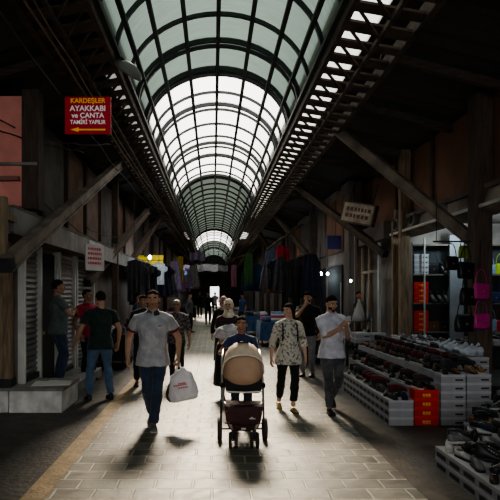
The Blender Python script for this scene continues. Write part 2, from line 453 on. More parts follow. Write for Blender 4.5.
# ---- glazing
def glazing(name, tint, direct, diff, streak=.25):
    m = bpy.data.materials.new(name); m.use_nodes = True; nt = m.node_tree; L = nt.links; nt.nodes.clear()
    out = nt.nodes.new('ShaderNodeOutputMaterial'); t = nt.nodes.new('ShaderNodeBsdfTransparent'); d = nt.nodes.new('ShaderNodeBsdfTranslucent')
    tc = nt.nodes.new('ShaderNodeTexCoord'); mp = nt.nodes.new('ShaderNodeMapping'); mp.inputs['Scale'].default_value = (1.0,9.0,1.0)
    n = nt.nodes.new('ShaderNodeTexNoise'); n.inputs['Scale'].default_value = 2.2; n.inputs['Detail'].default_value = 4; n.inputs['Roughness'].default_value = .7
    L.new(tc.outputs['Object'], mp.inputs[0]); L.new(mp.outputs[0], n.inputs['Vector'])
    mr = nt.nodes.new('ShaderNodeMapRange'); mr.inputs[1].default_value = .3; mr.inputs[2].default_value = .7; mr.inputs[3].default_value = 1-streak; mr.inputs[4].default_value = 1.0
    L.new(n.outputs['Fac'], mr.inputs[0])
    mu = nt.nodes.new('ShaderNodeMix'); mu.data_type = 'RGBA'; mu.blend_type = 'MULTIPLY'; mu.inputs[0].default_value = 1; mu.inputs[6].default_value = (*[x*direct for x in tint],1)
    L.new(mr.outputs[0], mu.inputs[7]); L.new(mu.outputs[2], t.inputs['Color'])
    d.inputs['Color'].default_value = (*[x*diff for x in tint],1)
    ms = nt.nodes.new('ShaderNodeMixShader'); ms.inputs[0].default_value = .4
    L.new(t.outputs[0], ms.inputs[1]); L.new(d.outputs[0], ms.inputs[2]); L.new(ms.outputs[0], out.inputs['Surface'])
    return m
G_NEAR = glazing('green_sheet', (.56,.72,.64), .145, .13, .55)
G_CLEAR = glazing('clear_sheet', (1,.99,.97), .97, .6, .08)
G_DARK = glazing('dark_green_sheet', (.40,.48,.42), .08, .10)
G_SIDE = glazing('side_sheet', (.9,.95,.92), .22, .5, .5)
STEEL = mat('dark_steel', (.030,.034,.032), rough=.55, metal=.3, var=.3, vscale=5)
RUST = mat('rusty_steel', (.075,.052,.038), rough=.75, var=.5, vscale=5, bump=.3, bscale=30)
vault = empty('ceiling'); vault['kind'] = 'structure'
def vp(th, y, r=0.0):
    return Vector((VC+(VR+r)*math.sin(th), y, ZS+(ZR+r)*math.cos(th)))
NSEG = 24
def vault_sheet(y0, y1, m, name='glazing'):
    b = new_bm(); A = [b.verts.new(vp(-PI/2+PI*k/NSEG, y0)) for k in range(NSEG+1)]; B = [b.verts.new(vp(-PI/2+PI*k/NSEG, y1)) for k in range(NSEG+1)]
    for k in range(NSEG): b.faces.new((A[k],A[k+1],B[k+1],B[k]))
    return obj(name, b, m, vault, smooth=True)
Y1, Y2, Y3, Y4 = 11.6, 21.8, 41.0, 50.0
vault_sheet(YN, Y1, G_NEAR); vault_sheet(Y1, Y2, G_CLEAR); vault_sheet(Y2, Y3, G_DARK); vault_sheet(Y3, Y4, G_CLEAR); vault_sheet(Y4, 58, G_DARK); vault_sheet(58, YF, G_NEAR)
def rib(y, w=.05, h=.06, m=STEEL, r=-.03):
    b = new_bm(); rings = []
    for k in range(NSEG+1):
        th = -PI/2+PI*k/NSEG; rings.append([vp(th,y-w/2,r-h/2), vp(th,y+w/2,r-h/2), vp(th,y+w/2,r+h/2), vp(th,y-w/2,r+h/2)])
    loft(b, rings); return obj('rib', b, m, vault)
y = Y1 - 1.2*13
while y < YF:
    big = any(abs(y-q) < .3 for q in (Y1, Y2+.0, Y3, Y4))
    rib(y, w=.035 if Y1-.1 < y < Y2 and not big else .065)
    y += 1.2 if y < 45 else 2.4
for yy in (Y1+.12, Y1-.18, 10.15, Y2, Y2+.18, Y3, Y3+.2, Y4, Y4+.2, 58, 58.3): rib(yy, w=.07, h=.09)
for yy in (13.6, 17.1, 18.6): rib(yy, w=.06, h=.10)
for k in range(9):
    th = -PI/2+PI*k/8; b = new_bm()
    w = .07
    beam(b, vp(th,YN,-.06), vp(th,YF,-.06), w, .06); obj('purlin', b, STEEL, vault)

# ---- gutter trusses beside the vault
def truss(side):
    x0 = VC+side*VR; x1 = 2.45 if side > 0 else -2.15; z0, z1 = ZS-.02, ZS-.10
    t = empty('trim_3' if side > 0 else 'trim_4', (0,0,0)); t['kind'] = 'structure'
    def part(nm, p, q, w, h, m=RUST):
        b = new_bm(); beam(b, p, q, w, h); return obj(nm, b, m, t)
    part('chord', (x0,YN,z0-.08), (x0,YF,z0-.08), .07, .12); part('chord', (x1,YN,z1-.1), (x1,YF,z1-.1), .09, .2)
    part('chord', (x0+(x1-x0)*.5,YN,z0-.30), (x0+(x1-x0)*.5,YF,z0-.30), .05, .06)
    part('chord', (x0,YN,z0+.35), (x0,YF,z0+.35), .05, .05, STEEL)
    y = -1.0; i = 0
    while y < 60:
        part('rung', (x0-.0*side,y,z0-.12), (x1,y+.05,z1-.16), .25 if i % 2 else .20, .03)
        if y < 30: part('web', (x0,y,z0-.08), (x0+(x1-x0)*.5,y+.45,z0-.30), .03, .03)
        y += .46 if y < 30 else .9; i += 1
    b = new_bm()       # pale sheet over the gutter, seen between the rungs
    xm = x0+(x1-x0)*(.72 if side > 0 else .5); ya = YN if side > 0 else 9.0
    f = [b.verts.new(p) for p in ((x0,ya,z0+.34),(xm,ya,z0+.22),(xm,38,z0+.22),(x0,38,z0+.34))]; b.faces.new(f)
    b_ = new_bm(); box2(b_, (xm,YN,z0+.20), (x1,38,z0+.26))
    if side < 0: box2(b_, (x0,YN,z0+.20), (xm,9.0,z0+.26))
    obj('gutter_pan', b_, mat('dark_roof_sheet',(.05,.046,.045)), t)
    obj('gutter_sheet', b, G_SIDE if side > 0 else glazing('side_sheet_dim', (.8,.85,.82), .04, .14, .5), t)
truss(1); truss(-1)
for q_, (xa, xb) in enumerate(((1.5,2.5),(-2.2,-1.3))):
    b = new_bm(); box2(b, (xa,38,ZS+.12), (xb,YF,ZS+.2)); struct('ceiling_gutter_%d' % (q_+1), b, mat('dark_roof_sheet',(.05,.046,.045)))

# ---- side roofs
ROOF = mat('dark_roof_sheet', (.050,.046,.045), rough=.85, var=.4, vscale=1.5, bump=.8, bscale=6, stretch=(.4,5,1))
def roof(x0, z0, x1, z1, name):
    b = new_bm(); n = int((YF-YN)/.18)
    rings = []
    for i in range(n+1):
        y = YN+(YF-YN)*i/n; w = .025*(1 if i % 2 else -1)
        rings.append([(x0,y,z0+w),(x1,y,z1+w),(x1,y,z1+w+.05),(x0,y,z0+w+.05)])
    loft(b, rings); struct(name, b, ROOF)
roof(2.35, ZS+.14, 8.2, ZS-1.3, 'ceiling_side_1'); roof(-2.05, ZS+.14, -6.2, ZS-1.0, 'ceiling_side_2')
RAF = mat('rafter_wood', (.070,.052,.040), rough=.85, var=.4, vscale=6, bump=.5, bscale=20, stretch=(1,6,6))
for y in [0,2,4,6,8,10,12,14,16.5,19,22,25,29,33,38,44,50]:
    for s_, a, c_ in ((1,(2.4,y,ZS-.02),(4.9,y,ZS-.66)), (-1,(-2.1,y,ZS-.02),(-3.6,y,ZS-.46))):
        b = new_bm(); beam(b, a, c_, .10, .12); o = struct('beam', b, RAF)
# ================================================================ buildings
WALLD = mat('dark_wall_panel', (.16,.135,.12), rough=.9, var=.4, vscale=1.2, bump=.3, bscale=8)
BROWNP = mat('brown_wall_panel', (.20,.105,.065), rough=.85, var=.25, vscale=1.0, bump=.25, bscale=6)
PINK = mat('pink_wall', (.85,.33,.27), rough=.85, var=.15, vscale=2.5, bump=.2, bscale=12)
CREAM = mat('fascia_grey', (.24,.225,.215), rough=.7, var=.35, vscale=1.6, bump=.2, bscale=8)
SHUT = mat('shutter_metal', (.20,.195,.19), rough=.55, metal=.2, var=.25, vscale=2)
WOOD = mat('pale_post_wood', (.23,.165,.105), rough=.8, var=.4, vscale=5, bump=.5, bscale=18, stretch=(5,5,.6))
DKWOOD = mat('dark_post_wood', (.085,.060,.045), rough=.85, var=.4, vscale=5, bump=.5, bscale=18, stretch=(5,5,.6))
BRACE = mat('brace_wood', (.19,.155,.125), rough=.75, var=.45, vscale=3, bump=.5, bscale=12)
CONC = mat('pale_concrete', (.66,.65,.62), rough=.8, var=.3, vscale=5, bump=.5, bscale=18)
CONC2 = mat('step_concrete', (.22,.21,.20), rough=.8, var=.3, vscale=5, bump=.5, bscale=18)
WHITEF = mat('white_frame', (.5,.5,.48), rough=.6, var=.2, vscale=3)
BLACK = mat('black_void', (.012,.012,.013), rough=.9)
REDP = mat('red_paint', (.62,.02,.035), rough=.45, var=.12, vscale=6, emit=.0)

# left building: wall, upper facade with panels
b = new_bm(); box2(b, (WL-.25,8.32,0), (WL,YF,ZS-.5)); wl = struct('wall_left', b, WALLD)
b = new_bm(); box2(b, (-4.0,YN,0), (-3.8,8.3,2.9)); struct('wall_left_near', b, WALLD)
k = 0
for y in [9.3,10.9,12.5,14.1,16,18,20.5,23,26,30,34,39,45,52]:
    w = [1.45,1.45,1.45,1.7,1.8,2.2,2.3,2.7,3.6,3.6,4.5,5.5,6.5,7][k]; k += 1
    b = new_bm(); box2(b, (WL-.02,y+.06,2.95), (WL+.05,y+w-.06,4.45)); obj('wall_panel', b, [mat('panel_a',(.13,.085,.07),rough=.85,var=.3),mat('panel_b',(.10,.09,.085),rough=.85,var=.3),mat('panel_c',(.17,.10,.075),rough=.85,var=.3)][k%3], wl)
    b = new_bm(); box2(b, (WL,y-.06,2.8), (WL+.09,y+.06,4.6)); obj('pilaster', b, DKWOOD, wl)
# pink upper wall of the near shop, facing the walkway crossing
b = new_bm(); box2(b, (-5.5,8.0,2.95), (-2.72,8.12,4.52)); pk = struct('wall_pink', b, PINK)
b = new_bm(); box2(b, (-2.72,7.96,2.9), (-2.48,8.2,4.6)); obj('corner_post', b, DKWOOD, pk)
b = new_bm(); box2(b, (-5.5,7.93,3.52), (-2.5,7.97,3.56)); obj('rail', b, CREAM, pk)
b = new_bm(); box2(b, (-5.5,7.90,3.30), (-2.75,7.99,3.36)); obj('ledge', b, mat('ledge_pink',(.30,.13,.11)), pk)
# shop canopy box on the left
cn = empty('shop_canopy', (-2.6,7.0,2.45)); tag(cn, 'long grey boxed shop canopy over the roller shutters', 'canopy')
b = new_bm(); box2(b, (-.75+.0,0,0), (.1,13.0,.03)); obj('soffit', b, mat('soffit_brown',(.10,.08,.065),rough=.9,var=.3), cn)
y = 0; i = 0
for w in (1.6,1.5,1.2,1.5,1.6,1.4,1.6,1.4,1.2):
    b = new_bm(); box2(b, (.06,y+.01,.0), (.11,y+w-.01,.33), bev=.004); obj('fascia_panel', b, CREAM if i != 3 else mat('fascia_pale',(.55,.54,.52),rough=.6,var=.3), cn); y += w; i += 1
b = new_bm(); box2(b, (-1.7,-.03,.0), (.06,.02,.36), bev=.005); obj('end_panel', b, CREAM, cn)
b = new_bm(); box2(b, (-.9,0,.33), (.12,13.0,.36)); obj('top_board', b, WALLD, cn)
# second canopy farther on
cn2 = empty('shop_canopy', (-2.45,20.4,2.5)); tag(cn2, 'dark shop canopy beyond the grey boxed one over dim stalls', 'canopy')
b = new_bm(); box2(b, (-.5,0,0), (.1,14,.03)); obj('soffit', b, WALLD, cn2)
b = new_bm(); box2(b, (.06,0,0), (.1,14,.4)); obj('fascia_panel', b, CREAM, cn2)
# shutters in the left shop front
def shutter(y0, y1, z0, label, pale=False):
    r = empty('roller_shutter', (WL+.02,(y0+y1)/2,z0)); tag(r, label, 'shutter', 'roller shutters of the closed shops'if 0 else None)
    b = new_bm(); h = 2.45-z0; n = int(h/.085); W = (y1-y0)/2-.05
    rings = []
    for i in range(n*2+1):
        z = h*i/(n*2); x = .035 if i % 2 else .0
        rings.append([(x,-W,z),(x,W,z),(-.01,W,z),(-.01,-W,z)])
    loft(b, rings); obj('curtain', b, SHUT if not pale else mat('shutter_pale',(.27,.26,.25),rough=.6,metal=.1,var=.2), r)
    for s in (-1,1):
        b = new_bm(); box2(b, (-.02,s*(W+.05)-.04,0), (.08,s*(W+.05)+.04,h)); obj('guide_rail', b, WHITEF, r)
    b = new_bm(); box2(b, (-.02,-W,0), (.06,W,.08)); obj('bottom_bar', b, STEEL, r)
shutter(8.36, 9.15, .35, 'grey roller shutter beside the wooden post on the concrete block')
shutter(10.3, 11.4, .18, 'closed grey roller shutter behind the man in the faded green tee', True)
shutter(11.6, 13.2, 0.0, 'closed grey roller shutter behind the man in the red shirt')
# doorway between, its shaded interior painted as a black panel
dr = empty('door_1', (WL,9.7,.18)); dr['kind'] = 'structure'
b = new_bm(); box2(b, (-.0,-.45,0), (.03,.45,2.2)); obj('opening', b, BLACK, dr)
for s in (-1,1):
    b = new_bm(); box2(b, (0,s*.48-.04,0), (.08,s*.48+.04,2.25)); obj('door_frame', b, WHITEF, dr)
b = new_bm(); ball(b, (.05,-.30,.85), .03); obj('door_handle', b, mat('brass',(.6,.42,.15),rough=.3,metal=.9), dr, smooth=True)
# block and step
o = empty('concrete_block', (-2.15,7.96,0)); tag(o, 'pale concrete block step with a flat cardboard sheet on its corner', 'block')
b = new_bm(); box2(b, (-.75,0,0), (0,.95,.33), bev=.015); obj('block', b, CONC, o)
b = new_bm(); box2(b, (-1.6,.02,0), (-.77,.95,.31), bev=.015); obj('block', b, CONC, o)
b = new_bm(); box2(b, (-1.62,-.02,.31), (.03,.99,.35), bev=.01); obj('slab', b, CONC2, o)
b = new_bm(); box(b, (-.25,.42,.356), (.55,.4,.012), Matrix.Rotation(R(8),3,'Z')); box(b, (-.2,.44,.366), (.36,.3,.010), Matrix.Rotation(R(-14),3,'Z'))
tag(obj('cardboard_sheet', b, mat('pale_card',(.6,.58,.54),rough=.8), loc=(-2.15,7.96,0)), 'flat pale cardboard lying on the concrete block', 'cardboard')
b = new_bm(); box2(b, (WL,8.95,0), (-2.28,11.5,.18), bev=.01); struct('floor_step', b, CONC2)

def post(px, py_, w, z1, label, m, z0=0):
    r = empty('wooden_post', (px,py_,z0)); tag(r, label, 'post')
    b = new_bm(); box2(b, (-w/2,-w/2,0), (w/2,w/2,z1-z0), bev=.012); obj('shaft', b, m, r)
    b = new_bm(); box2(b, (-w*.65,-w*.65,0), (w*.65,w*.65,.12), bev=.01); obj('base_plate', b, STEEL, r)
    return r
post(-3.0, 8.14, .15, 2.45, 'weathered wooden post standing on the pale concrete block', WOOD, .35)
post(4.10, 8.6, .26, 4.75, 'thick dark wooden post beside the hanging bags and shoe stacks', DKWOOD)
post(4.10, 12.0, .20, 4.75, 'pale wooden post at the corner of the lit shoe shelves', WOOD)
post(4.08, 12.55, .14, 3.3, 'thin wooden post just behind the pale shelf corner post', WOOD)
post(3.95, 15.2, .16, 4.7, 'dark post between the toy rack shop and the shelves', DKWOOD)
post(-2.55, 14.6, .16, 4.7, 'slim dark post holding the canopy beyond the white notice', DKWOOD)
for (x,y,n) in ((-2.5,21,'beside the yellow awning'),(-2.4,28,'behind the hanging clothes near the yellow cloth'),(3.55,20,'behind the man in the black tee'),(3.4,27,'by the red hanging scarves'),(3.2,36,'by the blue and white stall')):
    post(x, y, .16, 4.7, 'dark wooden post '+n, DKWOOD)

def brace(p, q, w, h, label, m=BRACE):
    p = Vector(p); q = Vector(q)
    r = empty('diagonal_brace', p); tag(r, label, 'brace'); d = q-p
    b = new_bm(); beam(b, (0,0,0), d, w, h, bev=.01); obj('web', b, m, r)
    u = d.normalized(); x = u.cross(Vector((0,0,1))).normalized(); z = x.cross(u)
    for s in (-1,1):
        b = new_bm(); beam(b, z*s*h*.5, d+z*s*h*.5, w*1.5, .03, bev=.005); obj('flange', b, m, r)
    b = new_bm(); beam(b, -u*.03, u*.10, w*1.5, h*1.1); obj('foot_bracket', b, STEEL, r)
brace((-2.345,6.33,EYE+.305), (-2.17,13.0,EYE+2.95), .10, .15, 'thick weathered diagonal brace crossing in front of the grey canopy')
hp_ = [o for o in C.objects if o.name == 'diagonal_brace'][0]
b = new_bm(); box2(b, (-.13,.10,-.12), (-.05,.22,.80), bev=.01); box2(b, (-.20,.18,.56), (-.10,.66,.64)); obj('hanger_post', b, WOOD, hp_)
brace((4.15,8.74,EYE+.72), (2.45,11.0,EYE+3.18), .11, .15, 'long dark diagonal brace rising from the thick post by the hanging bags')
brace((-2.75,12.3,EYE+.2), (-2.1,18.0,EYE+2.6), .10, .14, 'dark diagonal brace behind the white notice board', DKWOOD)
brace((-2.6,17.5,EYE+.9), (-2.1,22.5,EYE+3.0), .10, .14, 'thin dark brace above the dim stalls beyond the notice board', DKWOOD)
brace((4.05,13.2,EYE+.9), (2.5,16.5,EYE+3.1), .11, .14, 'dark diagonal brace above the hanging lantern sign', DKWOOD)
brace((3.7,19.5,EYE+.8), (2.5,22.5,EYE+3.1), .11, .14, 'dark diagonal brace above the man in the black tee', DKWOOD)
brace((3.4,26.8,EYE+.9), (2.45,29.5,EYE+3.1), .11, .14, 'dark diagonal brace by the red hanging scarves', DKWOOD)

# right building
b = new_bm(); box2(b, (WR,YN,3.35), (WR+.15,26,4.75)); wr_ = struct('wall_right', b, WALLD)
y = 1.0; i = 0
for w in (2.2,2.0,2.0,1.5,2.1,2.1,2.1,2.4,2.6,3.0):
    b = new_bm(); box2(b, (WR-.04,y+.03,3.4), (WR+.02,y+w-.03,4.72)); obj('wall_panel', b, BROWNP, wr_)
    b = new_bm(); box2(b, (WR-.10,y-.05,3.3), (WR,y+.05,4.75)); obj('pilaster', b, DKWOOD, wr_); y += w
b = new_bm(); box2(b, (3.75,15.5,0), (3.9,YF,4.8)); w2 = struct('wall_right_far', b, WALLD)
for i,y in enumerate([16,18.5,21.5,24,28,32,37,43,50]):
    b = new_bm(); box2(b, (3.70,y,2.9), (3.76,y+2.2,4.5)); obj('wall_panel', b, [BROWNP,WALLD,mat('panel_b',(.1,.09,.085))][i%3], w2)
    b = new_bm(); box2(b, (3.70,y+.1,.1), (3.76,y+2.0,2.5)); obj('shop_shade_panel', b, BLACK, w2)  # black panels stand in for the shade inside the shops
b = new_bm(); box2(b, (7.4,2,0), (7.5,12.6,3.6)); struct('wall_shop_back', b, WALLD)
b = new_bm(); box2(b, (4.15,12.75,0), (7.4,12.85,3.6)); box2(b, (3.9,15.4,0), (4.4,15.5,3.6)); struct('wall_shop_side', b, mat('shop_wall',(.30,.27,.24),rough=.8,var=.3))
b = new_bm(); box2(b, (4.3,12.85,0), (4.4,15.5,3.6)); struct('wall_shop_recess', b, WALLD)
b = new_bm(); box2(b, (4.1,2,3.28), (7.5,12.8,3.36)); struct('ceiling_shop', b, WALLD)
# sloping fascia with round recessed fittings
fa = empty('shop_fascia', (4.2,2.0,3.0)); tag(fa, 'weathered pale shop fascia running above the shoe shelves', 'fascia')
b = new_bm(); rings = []
for yy in (0,10.75): rings.append([(-.12,yy,-.02),(.10,yy,-.10),(.12,yy,.36),(-.02,yy,.36)])
loft(b, rings); obj('board', b, mat('fascia_brown',(.30,.26,.22),rough=.75,var=.4,vscale=2), fa)
b = new_bm(); beam(b, (-.16,0,.02), (-.16,10.75,.02), .05, .05); obj('pipe', b, WHITEF, fa)
for i,(yy) in enumerate((8.0,9.3,10.3)):
    b = new_bm(); tube(b, [(-.20,yy,.18),(-.05,yy,.16)], [.13,.13], n=24); obj('vent_ring', b, CREAM, fa)
    b = new_bm(); tube(b, [(-.215,yy,.18),(-.10,yy,.17)], [.09,.09], n=24); obj('vent_fan', b, BLACK, fa)
fa2 = empty('shop_fascia', (3.98,12.9,2.95)); tag(fa2, 'dim shop fascia above the toy rack', 'fascia')
b = new_bm(); box2(b, (-.05,0,0), (.3,2.5,.4)); obj('board', b, WALLD, fa2)

# portal at the far end
b = new_bm(); box2(b, (-6.2,YF,0), (-.35,YF+.3,6.5)); box2(b, (.75,YF,0), (8.2,YF+.3,6.5)); box2(b, (-.35,YF,2.4), (.75,YF+.3,6.5)); struct('wall_end', b, mat('end_wall',(.05,.045,.045),rough=.9,var=.4))
b = new_bm(); box2(b, (-6,YF,-.25), (8,YF+30,-.01)); struct('ground', b, mat('pale_ground',(.6,.58,.54)))
# behind the camera: the market goes on; unseen end wall, opening widened for fill light
b = new_bm(); box2(b, (-6.2,YN-.2,0), (-3.6,YN,6.5)); box2(b, (4.6,YN-.2,0), (8.2,YN,6.5)); box2(b, (-3.6,YN-.2,5.0), (4.6,YN,6.5)); struct('wall_back', b, WALLD)
b = new_bm(); box2(b, (8.0,YN,0), (8.2,YF,5)); struct('wall_outer_right', b, WALLD)
b = new_bm(); box2(b, (-6.2,YN,0), (-6.0,YF,5)); struct('wall_outer_left', b, WALLD)
# ================================================================ goods
def text_mesh(s, size, m, parent, loc, rot=(R(90),0,0), name='lettering', depth=.002, sx=1.0):
    cu = bpy.data.curves.new('txt','FONT'); cu.body = s; cu.size = size; cu.align_x = 'CENTER'; cu.align_y = 'CENTER'; cu.extrude = depth; cu.offset = size*.018
    o = bpy.data.objects.new('txt', cu); C.objects.link(o); dg = bpy.context.evaluated_depsgraph_get(); dg.update()
    me = bpy.data.meshes.new_from_object(o.evaluated_get(dg)); bpy.data.objects.remove(o)
    me.transform(Matrix.Diagonal((sx,1,1,1)))
    me.materials.clear()
    t = obj(name, me, m, parent); t.location = loc; t.rotation_euler = rot; return t
# red shop sign
YEL = mat('sign_yellow', (.95,.55,.06), rough=.5, emit=.12); WHT = mat('sign_white', (.9,.9,.9), rough=.5, emit=.12)  # faint glow stands in for light falling on the lettering
sg = empty('hanging_sign', (-1.785,8.0,EYE+2.52)); tag(sg, 'red hanging sign with yellow and white lettering and a yellow arrow', 'sign')
b = new_bm(); box2(b, (-.328,-.015,-.265), (.328,.015,.265), bev=.004); obj('board', b, mat('sign_red', (.52,.008,.03), rough=.45, emit=.04), sg)  # slight emission imitates light on the board
for s, z, sz, m_, k in (('KARDEŞLER',.205,.092,YEL,1.0),('AYAKKABI',.095,.108,WHT,1.0),('ve ÇANTA',-.005,.100,WHT,1.0),('TAMİRİ YAPILIR',-.100,.080,WHT,.88)):
    text_mesh(s, sz, m_, sg, (0,-.018,z), sx=k)
b = new_bm(); box2(b, (-.15,-.02,-.215), (.25,-.016,-.195))
f = [b.verts.new(p) for p in ((-.25,-.020,-.205),(-.13,-.020,-.172),(-.13,-.020,-.238))]; b.faces.new(f); obj('arrow', b, YEL, sg)
for s in (-1,1):
    b = new_bm(); tube(b, [(s*.28,0,.26),(s*.30,0,.80)], .005, n=6); obj('hanging_wire', b, STEEL, sg)

# ---- shoes
def shoe_mats():
    out = []
    for n, c in (('black',(.012,.012,.014)),('dark brown',(.045,.022,.014)),('navy',(.015,.02,.05)),('charcoal',(.05,.05,.055)),('white',(.55,.55,.56)),('tan',(.26,.13,.06)),('burgundy',(.12,.012,.02)),('grey',(.18,.18,.19))):
        out.append((n, mat('shoe_'+n.replace(' ','_'), tuple(x*.8 for x in c), rough=.55, spec=.25, var=.3, vscale=12)))
    return out
SM = shoe_mats()
SOLES = [mat('sole_black',(.02,.02,.02),rough=.7), SOLE_W, mat('sole_gum',(.22,.12,.06),rough=.7)]
LIN = mat('shoe_lining', (.10,.09,.085), rough=.9); LACE = mat('shoe_lace', (.45,.45,.45), rough=.9)
def shoe_geo(kind):
    """toe towards -Y, length .27, standing on z=0; returns bmeshes upper, sole, lining, laces"""
    u = new_bm()
    if kind == 'trainer': P = [(.125,.026,.060,.040),(.105,.034,.055,.046),(.06,.036,.052,.042),(.02,.037,.060,.046),(-.02,.038,.052,.040),(-.06,.042,.040,.028),(-.10,.040,.034,.020),(-.130,.024,.028,.010)]
    elif kind == 'loafer': P = [(.122,.024,.050,.030),(.10,.031,.045,.034),(.05,.034,.040,.030),(.01,.035,.042,.032),(-.03,.037,.038,.026),(-.07,.038,.032,.020),(-.11,.032,.028,.014),(-.138,.016,.024,.007)]
    else: P = [(.12,.024,.095,.075),(.10,.034,.090,.078),(.06,.037,.085,.072),(.02,.037,.070,.056),(-.02,.038,.052,.040),(-.06,.042,.040,.028),(-.10,.040,.034,.020),(-.130,.024,.028,.010)]
    rings = []
    for y,w,zc,zr in P: rings.append([Vector((math.cos(a)*w, y, max(.014, zc+math.sin(a)*zr))) for a in [2*PI*j/16 for j in range(16)]])
    loft(u, rings)
    s = new_bm(); rings = []
    for y,w,*_ in P:
        w2 = w+.003; h = .024 if kind != 'loafer' else .014
        rings.append([(-w2,y,0),(w2,y,0),(w2,y,h),(-w2,y,h)])
    loft(s, rings)
    l = new_bm(); zt = {'trainer':.098,'loafer':.073,'boot':.166}[kind]
    ball(l, (0,.068,zt), (.026,.045,.010), 14, 8)
    a = new_bm()
    if kind != 'loafer':
        for k in range(4):
            y = .005-.022*k; z = (.103 if kind == 'trainer' else .115)-.013*k
            beam(a, (-.02,y,z-.004), (.02,y-.006,z-.004), .006, .006)
    else: box(a, (0,-.03,.064), (.03,.012,.006))
    return u, s, l, a
SHOEMESH = {}
for kd in ('trainer','loafer','boot'):
    SHOEMESH[kd] = [mesh_from(x, 'shoe', i < 3) for i, x in enumerate(shoe_geo(kd))]
_mesh_cache = {}
def mesh_m(me, m, key):
    k = (key, m.name)
    if k not in _mesh_cache:
        c = me.copy(); c.materials.clear(); c.materials.append(m); _mesh_cache[k] = c
    return _mesh_cache[k]
def single_shoe_mesh(kd, m, so):
    k = ('one', kd, m.name, so.name)
    if k not in _mesh_cache:
        b = bmesh.new()
        for i, me in enumerate(SHOEMESH[kd]):
            n = len(b.faces); b.from_mesh(me); b.faces.ensure_lookup_table()
            for f in b.faces[n:]: f.material_index = min(i,3)
        c = bpy.data.meshes.new('shoe'); b.to_mesh(c); b.free()
        for mm in (m, so, LIN, LACE): c.materials.append(mm)
        _mesh_cache[k] = c
    return _mesh_cache[k]
SHOE_ID = [0]
ROWW = ['front','second','third','fourth','fifth','sixth','seventh','eighth','ninth','tenth','eleventh','twelfth','thirteenth','fourteenth','fifteenth','sixteenth','seventeenth','eighteenth','nineteenth','twentieth','twenty-first','twenty-second','twenty-third','twenty-fourth','twenty-fifth','twenty-sixth']
def put_shoe(p, rz, kd, mi, so, where, group, parts=True, tilt=0, sc=1.0):
    nm, m = SM[mi]
    label = '%s %s %s' % (nm, {'trainer':'lace-up trainer','loafer':'slip-on shoe','boot':'ankle boot'}[kd], where)
    name = 'ankle_boot' if kd == 'boot' else 'shoe'
    if parts:
        o = bpy.data.objects.new(name, mesh_m(SHOEMESH[kd][0], m, kd+'u')); C.objects.link(o)
        for nm2, i, mm in (('sole',1,SOLES[so]),('lining',2,LIN),('laces' if kd != 'loafer' else 'buckle',3,LACE)):
            c = bpy.data.objects.new(nm2, mesh_m(SHOEMESH[kd][i], mm, kd+nm2)); C.objects.link(c); c.parent = o
    else:
        o = bpy.data.objects.new(name, single_shoe_mesh(kd, m, SOLES[so])); C.objects.link(o)
    o.location = p; o.rotation_euler = (0,R(tilt),rz); o.scale = (sc,sc,sc)
    tag(o, label, 'boot' if kd == 'boot' else 'shoe', group)
    return o
# ---- shoe boxes
BOXW = mat('box_white', (.31,.31,.335), rough=.75, var=.12, vscale=7); BOXL = mat('lid_white', (.42,.42,.45), rough=.7, var=.1, vscale=7)
BOXR = mat('box_red', (.50,.022,.018), rough=.5, var=.15, vscale=6); BOXRL = mat('lid_red', (.60,.03,.02), rough=.5); PRN = mat('print_dark', (.035,.035,.045), rough=.7); PRY = mat('print_yellow', (.85,.42,.05), rough=.6)
def box_meshes(sx, sy, sz):
    b = new_bm(); box2(b, (-sx/2+.003,-sy/2+.003,0), (sx/2-.003,sy/2-.003,sz-.004)); A = mesh_from(b)
    b = new_bm(); box2(b, (-sx/2,-sy/2,sz-.032), (sx/2,sy/2,sz-.001), bev=.003); B = mesh_from(b)
    return A, B
def make_box_proto(sx, sy, sz, mb, ml, mp, kind='street'):
    """kind: which face carries the printed patch"""
    A, B = box_meshes(sx, sy, sz)
    A.materials.append(mb); B.materials.append(ml)
    b = new_bm()
    if kind == 'street': box2(b, (-sx/2+.001,-sy*.36,.022), (-sx/2+.004,sy*.36,.062)); box2(b, (-sx/2+.001,-sy*.2,.070), (-sx/2+.004,sy*.2,.075))
    elif kind == 'front': box2(b, (sx*.08,-sy/2+.001,.026), (sx*.40,-sy/2+.004,.050))
    P = mesh_from(b); P.materials.append(mp)
    return A, B, P
PB = {'near': make_box_proto(.32,.285,.105,BOXW,BOXL,PRN,'street'), 'street': make_box_proto(.32,.205,.11,BOXW,BOXL,PRN,'street'),
      'front': make_box_proto(.32,.205,.11,BOXW,BOXL,PRN,'front'), 'red': make_box_proto(.315,.205,.115,BOXR,BOXRL,PRY,'none')}
for k in ('red',):
    b = new_bm()
    for q in range(3): box2(b, (-.05+q*.036,-.1025,.035), (-.05+q*.036+.026,-.099,.062))
    box2(b, (-.05,-.1025,.022), (.052,-.099,.027))
    P = mesh_from(b); P.materials.append(PRY); PB[k] = (PB[k][0], PB[k][1], P)
def put_box(p, kd, label, group=None, rz=0):
    A, B, P = PB[kd]
    o = bpy.data.objects.new('shoe_box', A); C.objects.link(o)
    for nm, me in (('lid',B),('printed_patch',P)):
        c = bpy.data.objects.new(nm, me); C.objects.link(c); c.parent = o
    o.location = p; o.rotation_euler = (0,0,rz); tag(o, label, 'box', group); return o
TIER = ['bottom','second','third','fourth','fifth','sixth','seventh']
PLY = mat('plinth_wood', (.07,.06,.055), rough=.85, var=.3)
